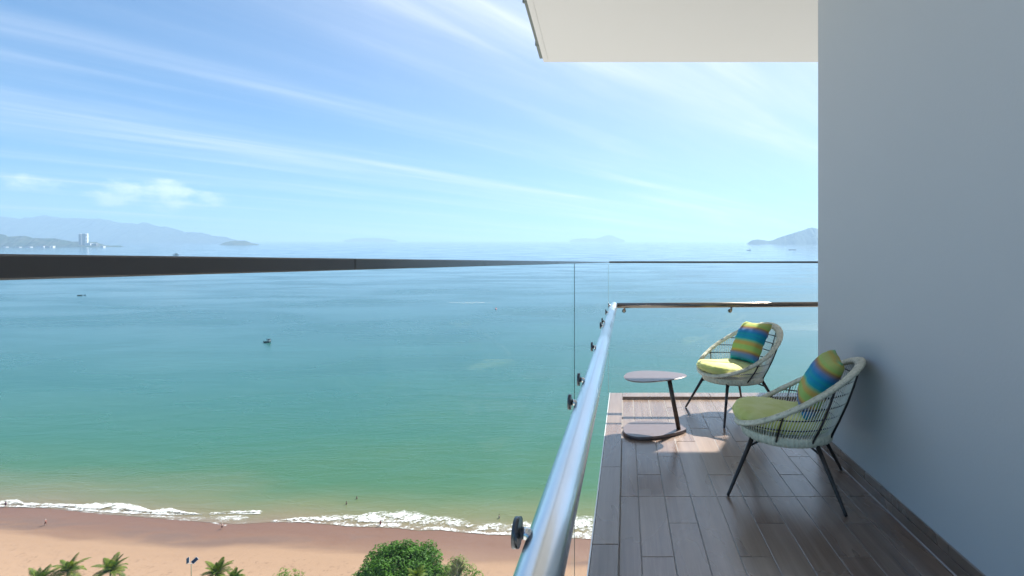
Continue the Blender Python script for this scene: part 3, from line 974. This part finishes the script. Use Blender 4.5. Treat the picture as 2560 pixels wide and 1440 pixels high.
def build_pillow(label, chair, rz, lat, roll, seed, yaw=0.0):
    n = 30; V, F = [], []
    W2, H2, T2 = 0.184, 0.198, 0.072
    for side in (1, -1):
        for j in range(n + 1):
            for i in range(n + 1):
                u, v = -1 + 2 * i / n, -1 + 2 * j / n
                e = max(0.0, (1 - u ** 4)) * max(0.0, (1 - v ** 4))
                th = T2 * e ** 0.55
                pin = 1 - 0.07 * (1 - u * u) * abs(v) ** 3; pin2 = 1 - 0.07 * (1 - v * v) * abs(u) ** 3
                x = u * W2 * pin2; z = v * H2 * pin
                th += 0.006 * fbm(u * 2.2 + seed, v * 2.2, side * 3.0, 3) * (e ** 0.5)
                edge = max(abs(u), abs(v))
                th += 0.004 * math.sin((u * 17 if abs(v) > abs(u) else v * 17) + seed) * max(0, 1 - abs(edge - 0.88) / 0.12) * (1 if edge < 1 else 0)
                yb = 0.030 * v * v * (1 if v > 0 else 0.3)        # sags over its own weight
                V.append((x, side * th - yb, z))
    m = (n + 1) ** 2
    for s in (0, 1):
        for j in range(n):
            for i in range(n):
                a = s * m + j * (n + 1) + i
                q = (a, a + 1, a + n + 2, a + n + 1)
                F.append(q[::-1] if s == 0 else q)
    o = pydata("throw_pillow", V, F, M_STRIPES, None, True)
    bm = bmesh.new(); bm.from_mesh(o.data); bmesh.ops.remove_doubles(bm, verts=bm.verts, dist=0.0005); bmesh.ops.recalc_face_normals(bm, faces=bm.faces); bm.to_mesh(o.data); bm.free()
    for p in o.data.polygons: p.use_smooth = True
    local = Matrix.Translation((lat, -0.168, 0.632)) @ Matrix.Rotation(yaw, 4, 'Z') @ Matrix.Rotation(R(27), 4, 'X') @ Matrix.Rotation(roll, 4, 'Y')
    o.matrix_world = Matrix.Translation(chair.location) @ Matrix.Rotation(rz, 4, 'Z') @ local
    tag(o, label, "pillow", "striped pillows on the chairs")
    return o


ch, rz = build_chair("wicker_chair", "pale wicker tub chair with lime seat standing in sun by the end glass", (0.963, 4.40, 0.0), (-0.92, -0.387), 3)
build_pillow("striped blue and green pillow on the sunlit chair by the end glass", ch, rz, 0.0, R(3), 1.0)
ch, rz = build_chair("wicker_chair", "pale wicker tub chair with lime seat in shade beside the grey wall", (0.99, 3.008, 0.0), (-0.93, 0.366), 11)
build_pillow("striped blue and green pillow on the shaded chair beside the wall", ch, rz, 0.0, R(-3), 5.0, R(6))


def build_table():
    t = empty("side_table", (0.222, 3.915, 0.0)); tag(t, "low bronze side table with pebble shaped top and base", "table")

    def plate(name, z0, z1, sx, sy, bev, dx=0.0):
        n = 72; V, F = [], []
        out = []
        for i in range(n):
            a = 2 * math.pi * i / n; c, s = math.cos(a), math.sin(a)
            out.append((sx * (c + 0.03 * math.cos(2 * a)), sy * math.copysign(abs(s) ** 0.92, s) * (1 - 0.30 * c) + 0.02 * c))
        prof = [(1 - bev, z0), (1.0, z0 + bev * 0.2), (1.0, z1 - bev * 0.15), (1 - bev * 0.5, z1)]
        for k, z in prof:
            for x, y in out: V.append((x * k + dx, y * k, z))
        for j in range(3):
            for i in range(n): F.append((j * n + i, j * n + (i + 1) % n, (j + 1) * n + (i + 1) % n, (j + 1) * n + i))
        F.append(tuple(range(n))[::-1]); F.append(tuple(3 * n + i for i in range(n)))
        o = pydata(name, V, F, M_TABLE, t)
        for p in o.data.polygons: p.use_smooth = len(p.vertices) == 4
        return o
    plate("table_base", 0.001, 0.028, 0.252, 0.183, 0.02)
    plate("table_top", 0.436, 0.446, 0.252, 0.183, 0.03, 0.005)
    tube("post", [(0.196, -0.022, 0.024), (0.115, -0.060, 0.4365)], 0.0175, M_POST, t, 20)


M_POST = mat("brown_lacquered_post", (0.060, 0.038, 0.030), 0.35, 0.1)
build_table()

# ------------------------------------------------------------------ trees and palms of the sea front
def m_leaf(name, c1, c2, sc, trans=0.35):
    m = bpy.data.materials.new(name); m.use_nodes = True; t = NT(m)
    n = t.noise(t.pos(), sc, 2, 0.6)
    n2 = t.noise(t.pos(), sc * 7, 1, 0.5)
    c = t.mixc(t.range(t.math('ADD', t.math('MULTIPLY', n, 0.6), t.math('MULTIPLY', n2, 0.4)), 0.35, 0.65), (*c1, 1), (*c2, 1))
    t.l(c, t.b.inputs['Base Color']); t.b.inputs['Roughness'].default_value = 0.6; t.b.inputs['Specular IOR Level'].default_value = 0.2
    tr = t.n('BsdfTranslucent'); t.l(t.mixc(1.0, c, (1.3, 1.35, 0.6, 1), 'MULTIPLY'), tr.inputs[0])
    mx = t.n('MixShader'); mx.inputs[0].default_value = trans
    t.l(t.b.outputs[0], mx.inputs[1]); t.l(tr.outputs[0], mx.inputs[2]); t.l(mx.outputs[0], t.out.inputs[0])
    return m


def m_bark(name, c1, c2):
    m = mat(name, c1, 0.9, 0, 0.2); t = NT(m)
    n = t.noise(t.mapv(t.obj(), (6, 6, 2)), 1.0, 4, 0.6)
    t.l(t.mixc(t.range(n, 0.35, 0.65), (*c1, 1), (*c2, 1)), t.b.inputs['Base Color'])
    t.l(t.bump(n, 0.6, 0.05), t.b.inputs['Normal'])
    return m


M_PALM = m_leaf("palm_frond_green", (0.03, 0.075, 0.010), (0.13, 0.17, 0.016), 0.6, 0.35)
M_BROAD = m_leaf("broad_leaf_green", (0.018, 0.065, 0.005), (0.062, 0.165, 0.009), 0.5, 0.28)
M_SHRUB = m_leaf("yellow_green_leaf", (0.06, 0.13, 0.015), (0.13, 0.22, 0.03), 0.6, 0.35)
M_NEEDLE = m_leaf("grey_olive_needle", (0.075, 0.085, 0.035), (0.15, 0.15, 0.07), 0.5, 0.25)
M_BARK = m_bark("grey_bark", (0.13, 0.10, 0.08), (0.24, 0.20, 0.16))
M_RACHIS = mat("frond_midrib", (0.20, 0.19, 0.05), 0.6)


def frond_mesh(name, L_, droop, rise, seed):
    rng = random.Random(seed); V, F = [], []
    pts = []
    n = 26; p = Vector((0, 0, 0)); ang = rise
    for i in range(n + 1):
        pts.append(p.copy())
        p = p + Vector((math.cos(ang), 0, math.sin(ang))) * (L_ / n)
        ang -= droop / n * (0.5 + 1.0 * i / n)
    rv, rf = tube_data([q + Vector((0, 0, 0)) for q in pts[::2]], [0.05 * (1 - k / 14.5) + 0.006 for k in range(len(pts[::2]))], 4)
    V += rv; F += rf
    for i in range(3, n + 1):
        t = i / n
        tang = (pts[i] - pts[i - 1]).normalized()
        ln = 0.95 * math.sin(math.pi * min(1, 0.22 + 0.74 * t)) ** 0.8 * rng.uniform(0.85, 1.1)
        for s in (-1, 1):
            for sub in (0.0, 0.5):
                b = pts[i - 1].lerp(pts[i], sub)
                d = (tang * (0.45 + 0.5 * t) + Vector((0, s * 0.95, 0)) + Vector((0, 0, rng.uniform(-0.05, 0.22)))).normalized()
                w = tang * 0.026
                m1 = b + d * ln * 0.55; e = b + d * ln + Vector((0, 0, -0.34 * ln * rng.uniform(0.6, 1.3)))
                o = len(V)
                V += [b - w, b + w, m1 + w * 1.3, m1 - w * 1.3, e]
                F += [(o, o + 1, o + 2, o + 3), (o + 3, o + 2, o + 4)]
    me = bpy.data.meshes.new(name); me.from_pydata([tuple(v) for v in V], [], F); me.update(); me.materials.append(M_PALM)
    return me


FRONDS = [frond_mesh("frond", 3.3, 0.75, 0.25, 1), frond_mesh("frond", 3.5, 1.2, 0.35, 2), frond_mesh("frond", 3.0, 0.5, 0.15, 3), frond_mesh("frond", 3.2, 1.6, 0.2, 4)]


def palm(px, py, Y, label, size=1.0, seed=0, lean=0.0, wind=0.25):
    rng = random.Random(seed)
    top = at(px, py, Y); gz = beach_z(top.x, top.y) - 0.2
    p = empty("coconut_palm", (top.x - lean, top.y, gz)); tag(p, label, "palm", "palms along the beach front")
    h = top.z - gz
    pts = [Vector((lean * (k / 8) ** 1.6, 0, h * k / 8)) for k in range(9)]
    tube("trunk", pts, [0.24 - 0.012 * k for k in range(9)], M_BARK, p, 10)
    crown = empty("crown"); crown.parent = p; crown.location = (lean, 0, h)
    n = 22
    for i in range(n):
        az = 2 * math.pi * (i * 0.381966) + rng.uniform(-0.2, 0.2)
        k = i / n
        el = R(80 - 105 * k + rng.uniform(-8, 8))
        if wind: az += wind * math.sin(az) * -0.4
        o = bpy.data.objects.new("frond", FRONDS[rng.choice((0, 1, 2) if k < 0.5 else (1, 3, 1))]); COL.objects.link(o)
        o.parent = crown
        s = size * rng.uniform(0.85, 1.1) * (0.75 if k < 0.12 else 1.0)
        o.scale = (s, s, s)
        o.rotation_euler = (Matrix.Rotation(az, 4, 'Z') @ Matrix.Rotation(-el, 4, 'Y') @ Matrix.Rotation(rng.uniform(-0.4, 0.4), 4, 'X')).to_euler()
    return p


def leaf_cloud(lobes, n_per, size, seed, fold=True):
    rng = random.Random(seed); V, F = [], []
    for (c, r) in lobes:
        c = Vector(c)
        for _ in range(int(n_per * r * r)):
            d = Vector((rng.gauss(0, 1), rng.gauss(0, 1), rng.gauss(0, 1) + 0.25)).normalized()
            q = c + d * r * (0.62 + 0.42 * rng.random() ** 0.7) * Vector((1, 1, 0.8)).length / 1.62
            nrm = (d * 0.8 + Vector((rng.uniform(-1, 1), rng.uniform(-1, 1), rng.uniform(0.0, 1.4)))).normalized()
            a = nrm.orthogonal().normalized(); a.rotate(Matrix.Rotation(rng.uniform(0, 6.28), 3, nrm)); b = nrm.cross(a)
            s = size * rng.uniform(0.6, 1.25)
            o = len(V)
            V += [q - a * s, q + b * s * 0.5 - nrm * 0.05 * s, q + a * s, q - b * s * 0.5 - nrm * 0.05 * s]
            F.append((o, o + 1, o + 2, o + 3))
    return V, F


def broad_tree(px, py, Y, rx, ry, rz, label, name="broadleaf_tree", leafm=None, n_per=34, size=0.33, seed=1, lobes_n=70, lobe_r=(1.3, 2.3)):
    """crown ellipsoid centred at the pixel, trunk and limbs down to the ground"""
    rng = random.Random(seed)
    c = at(px, py, Y); gz = beach_z(c.x, c.y) - 0.3
    t = empty(name, (c.x, c.y, gz)); tag(t, label, "tree", "trees of the sea front")
    H = c.z - gz
    lobes = []
    for i in range(lobes_n):
        d = Vector((rng.gauss(0, 1), rng.gauss(0, 1), rng.gauss(0, 0.9) + 0.35)).normalized()
        k = rng.uniform(0.45, 1.0) ** 0.6 * (1 + 0.12 * rng.uniform(-1, 1))
        lobes.append((Vector((d.x * rx * k, d.y * ry * k, H + d.z * rz * k)), rng.uniform(*lobe_r)))
    V, F = leaf_cloud(lobes, n_per, size, seed + 5)
    stuff(pydata("crown", V, F, leafm or M_BROAD, t, False))
    tube("trunk", [(0, 0, 0), (0.1, 0, H * 0.3), (0, 0.1, H * 0.62)], [0.55 * rz / 6, 0.42 * rz / 6, 0.3 * rz / 6], M_BARK, t, 10)
    for l, r in lobes[::9]:
        b = Vector((0, 0.05, H * rng.uniform(0.35, 0.6)))
        tube("limb", [b, b.lerp(l, 0.5) + Vector((0, 0, 0.5)), l], [0.2, 0.13, 0.05], M_BARK, t, 6)
    return t


def casuarina(px, py, Y, r, hgt, label, seed):
    rng = random.Random(seed)
    c = at(px, py, Y); gz = beach_z(c.x, c.y) - 0.3; H = c.z - gz
    t = empty("casuarina_tree", (c.x, c.y, gz)); tag(t, label, "tree", "trees of the sea front")
    tube("trunk", [(0, 0, 0), (0.1, 0, H * 0.5), (0, 0, H)], [0.3, 0.2, 0.04], M_BARK, t, 8)
    V, F = [], []
    for i in range(150):
        k = rng.random() ** 0.8; z = H - hgt * k
        rr = r * (0.25 + 0.85 * k) * rng.uniform(0.4, 1.0)
        a = rng.uniform(0, 6.283); tip = Vector((math.cos(a) * rr, math.sin(a) * rr, z + rng.uniform(0.2, 0.9)))
        base = Vector((0, 0, z - 0.9))
        for j in range(24):
            q = base.lerp(tip, rng.uniform(0.35, 1.0))
            d = (Vector((math.cos(a), math.sin(a), 0)) * 0.6 + Vector((rng.gauss(0, 0.5), rng.gauss(0, 0.5), rng.uniform(0.2, 1.3)))).normalized() * rng.uniform(0.5, 1.0)
            w = d.orthogonal().normalized() * 0.035
            o = len(V); V += [q - w, q + w, q + d]; F.append((o, o + 1, o + 2))
    stuff(pydata("crown", V, F, M_NEEDLE, t, False))
    return t


palm(170, 1429, 116, "coconut palm at lower left, second from the picture's left edge", 1.15, 21, 0.5)
palm(98, 1454, 114, "coconut palm nearest the lower left corner, only its top showing", 1.15, 22)
palm(276, 1427, 116, "coconut palm standing alone with spreading crown left of the lamp post", 1.21, 23)
palm(540, 1435, 115, "taller of two coconut palms just right of the lamp post", 1.09, 24, 0.3)
palm(582, 1447, 113, "shorter coconut palm at the right of the pair beyond the lamp post", 0.85, 25)
palm(1040, 1446, 100, "small palm in front of the big green tree", 0.8, 26)
broad_tree(1000, 1450, 112, 9.2, 7.0, 6.4, "big dense dark green broadleaf tree at the edge of the sand", n_per=52, seed=31, lobes_n=190)
broad_tree(1140, 1464, 111, 6.0, 4.5, 4.6, "yellow green leafy tree right of the big dark tree", leafm=M_SHRUB, n_per=40, size=0.26, seed=37, lobes_n=48, lobe_r=(0.9, 1.6))
casuarina(1142, 1404, 108, 3.4, 7.5, "feathery grey olive casuarina tree beside the big green tree", 41)
broad_tree(720, 1452, 113, 3.6, 2.5, 2.0, "low green bush whose top just shows at the bottom edge", "bush", M_SHRUB, 40, 0.24, 43, 22, (0.6, 1.0))


# ------------------------------------------------------------------ floodlight mast
def lamp_post():
    Y = 118.0; top = at(478, 1409, Y); gz = beach_z(top.x, top.y) - 0.1
    p = empty("lamp_post", (top.x, top.y, gz)); tag(p, "green lamp post with two solar floodlight heads on the sand", "lamp post")
    H = top.z - gz
    mg = mat("green_pole_paint", (0.10, 0.16, 0.11), 0.5); mp = mat("solar_panel_blue", (0.02, 0.03, 0.06), 0.15); mw = mat("lamp_white_metal", (0.6, 0.62, 0.63), 0.45)
    tube("pole", [(0, 0, 0), (0, 0, H)], [0.09, 0.06], mg, p, 10)
    tube("cross_arm", [(-0.95, 0, H + 0.12), (0, 0, H), (0.95, 0, H + 0.12)], 0.045, mw, p, 8)
    for s, rx in ((-1, 0.55), (1, 0.75)):
        h = empty("floodlight_head"); h.parent = p; h.location = (s * 0.85, 0, H + 0.75); h.rotation_euler = (R(60), s * rx, 0)
        bm = bmesh.new(); bm_box(bm, (-0.36, -0.62, -0.03), (0.36, 0.62, 0.03), 0.01); from_bm("solar_panel", bm, mp, h)
        bm = bmesh.new(); bm_box(bm, (-0.42, -0.68, -0.07), (0.42, 0.68, -0.032), 0.01); from_bm("panel_frame", bm, mw, h)
        tube("stay", [(s * 0.9, 0, H + 0.1), (s * 0.85, 0, H + 0.72)], 0.03, mw, p, 6)


lamp_post()

# ------------------------------------------------------------------ people on the sand and in the water
M_SKIN = mat("sun_tanned_skin", (0.36, 0.20, 0.13), 0.6)


def person(px, py, label, shirt, shorts, pose=0, sink=0.0, rz=0.0, hair=(0.02, 0.015, 0.012)):
    p = on_sea(px, py)
    inland = -shore_dist(p.x, p.y)
    z = (beach_z(p.x, p.y) if inland > 0 else p.z) - sink
    e = empty("person", (p.x, p.y, z), rz); tag(e, label, "person", "people along the shore")
    st = 0.20 if pose == 0 else 0.07
    J = [(0, 0, 0.95), (0, 0, 1.15), (0, 0, 1.38), (0, 0, 1.50), (0, -0.01, 1.60), (0, -0.01, 1.74),
         (0.18, 0, 1.40), (0.24, 0.06 + st * 0.5, 1.12), (0.23, -0.06 + st, 0.88), (-0.18, 0, 1.40), (-0.24, 0.04 - st * 0.5, 1.12), (-0.23, -0.10 - st * 0.3, 0.88),
         (0.09, 0, 0.88), (0.10, -st, 0.48), (0.10, -st * 0.9, 0.07), (0.10, -st * 0.9 - 0.16, 0.03), (-0.09, 0, 0.88), (-0.10, st * 0.5, 0.48), (-0.10, st * 1.3, 0.10), (-0.10, st * 1.3 - 0.15, 0.03)]
    E = [(0, 1), (1, 2), (2, 3), (3, 4), (4, 5), (2, 6), (6, 7), (7, 8), (2, 9), (9, 10), (10, 11), (0, 12), (12, 13), (13, 14), (14, 15), (0, 16), (16, 17), (17, 18), (18, 19)]
    rad = [.13, .125, .13, .055, .09, .085, .062, .048, .032, .062, .048, .032, .095, .062, .042, .035, .095, .062, .042, .035]
    me = bpy.data.meshes.new("body"); me.from_pydata(J, E, []); me.update()
    b = link("body", me, M_SKIN, e)
    sk = b.modifiers.new("skin", 'SKIN')
    for i, v in enumerate(me.skin_vertices[0].data):
        v.radius = (rad[i], rad[i] * (0.75 if i in (0, 1, 2) else 1.0)); v.use_root = (i == 0)
    b.modifiers.new("sub", 'SUBSURF').render_levels = 1

    def ring(name, zs, m):
        V, F = [], []
        for z_, rx, ry in zs:
            for k in range(14):
                a = 2 * math.pi * k / 14; V.append((rx * math.cos(a), ry * math.sin(a), z_))
        for j in range(len(zs) - 1):
            for k in range(14): F.append((j * 14 + k, j * 14 + (k + 1) % 14, (j + 1) * 14 + (k + 1) % 14, (j + 1) * 14 + k))
        pydata(name, V, F, m, e, True)
    if shirt: ring("shirt", [(0.92, .165, .13), (1.1, .16, .12), (1.3, .185, .13), (1.42, .17, .10), (1.47, .08, .07)], mat("shirt_cloth", shirt, 0.9))
    if shorts: ring("shorts", [(0.58, .21, .14 + st * 0.8), (0.8, .19, .14 + st * 0.3), (0.97, .165, .13)], mat("shorts_cloth", shorts, 0.9))
    ring("hair", [(1.58, .085, .10), (1.68, .108, .118), (1.78, .085, .095), (1.82, .02, .02)], mat("hair", hair, 0.8))
    return e


person(14, 1267, "person at the foam edge in the far left corner of the beach", (0.10, 0.03, 0.08), (0.05, 0.02, 0.04), 0, 0, 0.8)
person(114, 1316, "person in reddish top and pale cap walking on wet sand at left", (0.30, 0.06, 0.05), (0.12, 0.04, 0.03), 0, 0, -1.2, (0.6, 0.55, 0.5))
person(555, 1323, "person in dark shorts walking below the thin wash", (0.45, 0.30, 0.25), (0.06, 0.02, 0.02), 0, 0, 1.3, (0.5, 0.45, 0.4))
person(951, 1313, "person in dark red standing inside the wide surf", (0.22, 0.03, 0.05), (0.16, 0.03, 0.05), 1, 0.25, 0.3)
person(892, 1247, "bather farther out of the two standing in green water", None, (0.03, 0.03, 0.04), 1, 0.9, 0.3)
person(866, 1261, "bather nearer the beach of the two in green water", (0.03, 0.03, 0.04), (0.03, 0.03, 0.04), 1, 0.75, 1.3)
person(1248, 1295, "pale bather in shallow water left of the nearest handrail disc", (0.55, 0.5, 0.47), (0.1, 0.06, 0.05), 1, 0.7, -0.6)

# ------------------------------------------------------------------ boats and floats
def hull_data(L_, B, H, sheer=0.35):
    n = 14; V, F = [], []
    for i in range(n + 1):
        t = -1 + 2 * i / n
        w = B / 2 * (max(0.0, 1 - max(0, t) ** 2.4) ** 0.7 if t > 0 else (0.78 + 0.22 * (1 + t) ** 0.5))
        top = H * (1 + sheer * max(0, t) ** 2 + 0.12 * max(0, -t) ** 2)
        x = L_ / 2 * t
        V += [(x, -w, top), (x * 0.94, -w * 0.72, H * 0.2), (x * 0.88, 0, -H * 0.25), (x * 0.94, w * 0.72, H * 0.2), (x, w, top), (x, 0, top * 0.82)]
    for i in range(n):
        for k in range(6):
            a, b = i * 6, (i + 1) * 6; F.append((a + k, b + k, b + (k + 1) % 6, a + (k + 1) % 6))
    F.append((0, 1, 2, 3, 4, 5)); F.append(tuple(n * 6 + k for k in (5, 4, 3, 2, 1, 0)))
    return V, F


def boat(px, py, label, L_, B, H, hullc, cabin, rz=0.0, name="fishing_boat", mast=0.0, cabc=(0.5, 0.52, 0.5), roofc=(0.03, 0.06, 0.07)):
    p = on_sea(px, py)
    e = empty(name, (p.x, p.y, p.z), rz); tag(e, label, "boat", "boats on the bay")
    V, F = hull_data(L_, B, H)
    pydata("hull", V, F, mat("hull_paint", hullc, 0.5), e)
    if cabin:
        a, b, h = cabin
        mw = mat("cabin_paint", cabc, 0.5)
        box("cabin", (L_ * a, -B * 0.30, H * 0.8), (L_ * b, B * 0.30, H + h * 0.72), mw, e, 0.05)
        box("cabin_roof", (L_ * (a - 0.06), -B * 0.38, H + h * 0.84), (L_ * (b + 0.06), B * 0.38, H + h), mat("roof_paint", roofc, 0.6), e, 0.03)
        for s in (-1, 1):
            for x in (a - 0.03, b + 0.03):
                box("roof_post", (L_ * x - 0.05, s * B * 0.34 - 0.05, H * 0.85), (L_ * x + 0.05, s * B * 0.34 + 0.05, H + h * 0.84), mat("post_paint", roofc, 0.6), e)
    if mast: tube("mast", [(L_ * 0.1, 0, H * 0.8), (L_ * 0.1, 0, H + mast)], 0.05 * max(1, L_ / 12), mat("mast_paint", (0.1, 0.1, 0.1), 0.6), e, 6)
    return e


boat(667, 856, "small teal fishing boat with canopy near the middle of the bay", 6.8, 2.3, 1.0, (0.006, 0.06, 0.075), (-0.42, -0.12, 1.9), R(172), mast=0.0, roofc=(0.01, 0.03, 0.045))
boat(440, 638, "dark fishing vessel just above the railing cap at left", 30, 8, 3.5, (0.03, 0.05, 0.055), (-0.15, 0.18, 8.0), R(12), "fishing_vessel", 9, (0.10, 0.13, 0.13))
boat(1872, 626, "faint small boat near the far island, left of the long barge", 34, 8, 3.2, (0.05, 0.06, 0.07), (0.20, 0.36, 9.0), R(4), "fishing_vessel", 8, (0.2, 0.2, 0.2))
boat(1981, 625, "faint long low barge below the far island", 68, 12, 4.2, (0.05, 0.06, 0.07), None, R(2), "barge")
boat(200, 739, "dark low rowing boat far out on the left of the bay", 7.6, 2.2, 1.1, (0.012, 0.03, 0.04), None, R(4), "rowing_boat")
boat(212, 738.5, "tiny dinghy floating right beside the dark rowing boat", 2.6, 1.6, 0.9, (0.04, 0.05, 0.10), None, R(10), "dinghy")


def buoy(px, py, label):
    p = on_sea(px, py); e = empty("buoy", (p.x, p.y, p.z)); tag(e, label, "buoy")
    V, F = [], []
    prof = [(0.0, -0.4), (0.9, -0.35), (1.2, 0.0), (1.1, 0.45), (0.55, 0.8), (0.18, 1.0), (0.16, 2.0), (0.0, 2.05)]
    for r, z in prof:
        for k in range(14): a = 2 * math.pi * k / 14; V.append((r * math.cos(a), r * math.sin(a), z))
    for j in range(len(prof) - 1):
        for k in range(14): F.append((j * 14 + k, j * 14 + (k + 1) % 14, (j + 1) * 14 + (k + 1) % 14, (j + 1) * 14 + k))
    pydata("float_body", V, F, mat("faded_red_paint", (0.55, 0.12, 0.14), 0.5), e, True)
    box("top_mark", (-0.3, -0.3, 2.0), (0.3, 0.3, 2.5), mat("mark_paint", (0.6, 0.2, 0.22), 0.5), e, 0.05)


buoy(1240, 773, "faded red buoy floating off the middle of the railing")


# ------------------------------------------------------------------ far buildings on the headland
def far_buildings():
    mgrey = mat("tower_concrete", (0.13, 0.15, 0.17), 0.7); mwhite = mat("white_render", (0.80, 0.80, 0.78), 0.6); mwin = mat("window_band", (0.05, 0.07, 0.09), 0.3)
    mred = mat("terracotta_roof", (0.45, 0.18, 0.12), 0.8)

    def block(name, px0, px1, pyt, pyb, Y, dep, m, floors, label, cat="building", cap=None, group="far buildings on the headland", roofm=None):
        a, b = at(px0, pyt, Y), at(px1, pyb, Y)
        e = empty(name, ((a.x + b.x) / 2, Y, b.z - 4)); tag(e, label, cat, group)
        w = (b.x - a.x) / 2; h = a.z - b.z + 4
        box("wall", (-w, 0, 0), (w, dep, h), m, e)
        for k in range(floors):
            z = h * (k + 0.6) / (floors + 0.4)
            box("window", (-w * 0.93, -0.35, z), (w * 0.93, 0.0 - 0.05, z + h / floors * 0.42), mwin, e)
        if cap: box("roof_crown", (-w * 1.05, -1, h + 0.05), (w * 1.05, dep + 1, h + cap), roofm or mwhite, e)
        return e
    YT = 6000.0
    block("apartment_tower", 196.5, 201.5, 585, 612, YT, 26, mgrey, 9, "slim left one of the twin towers on the headland", cap=5)
    block("apartment_tower", 205, 213, 584.5, 612, YT, 30, mgrey, 9, "wide grey right one of the twin towers on the headland", cap=5)
    block("stair_tower", 214.5, 217, 583.5, 611.5, YT - 4, 20, mwhite, 3, "thin bright white stair tower at the twin towers' right side")
    for k, (x0, x1, yt, yb, m, lab) in enumerate([
        (8, 15, 617.5, 619.5, mwhite, "low white building at the far left of the headland shore"),
        (37, 48, 617.5, 620.0, mwhite, "wide low white hall left of the harbour sheds"),
        (62, 76, 616.8, 619.0, mwhite, "long white harbour shed left of the red roofed one"),
        (90, 109, 615.0, 618.0, mwhite, "long white harbour building under a reddish roof"),
        (112, 124, 616.0, 618.2, mgrey, "grey harbour shed right of the reddish roof"),
        (128, 132, 615.0, 619.5, mwhite, "narrow white building at the right end of the harbour"),
        (212, 226, 608.0, 613.0, mwhite, "low white podium at the foot of the twin towers"),
        (228, 240, 609.5, 613.5, mgrey, "grey terrace houses right of the twin towers"),
        (250, 258, 615.5, 618.0, mwhite, "small white pier house at the headland tip")]):
        block("harbour_building", x0, x1, yt, yb, 5600 - 12 * k, 25, m, 2, lab, cap=2.5, roofm=mred if k == 3 else None)


far_buildings()

# ------------------------------------------------------------------ the sea air
def build_haze():
    zb, zt_ = -92.0, 1420.0
    o = box("haze", (-33500, -420, zb), (33500, 31200, zt_), None)
    m = bpy.data.materials.new("sea_haze"); m.use_nodes = True
    nt = m.node_tree; nt.nodes.clear()
    out = nt.nodes.new('ShaderNodeOutputMaterial'); v = nt.nodes.new('ShaderNodeVolumePrincipled')
    v.inputs['Color'].default_value = (0.40, 0.58, 0.78, 1)
    v.inputs['Density'].default_value = 8.0e-5
    v.inputs['Anisotropy'].default_value = 0.2
    nt.links.new(v.outputs[0], out.inputs['Volume'])
    o.data.materials.append(m); stuff(o)
    tag(o, "pale blue sea haze fading the far shore", "haze")


build_haze()
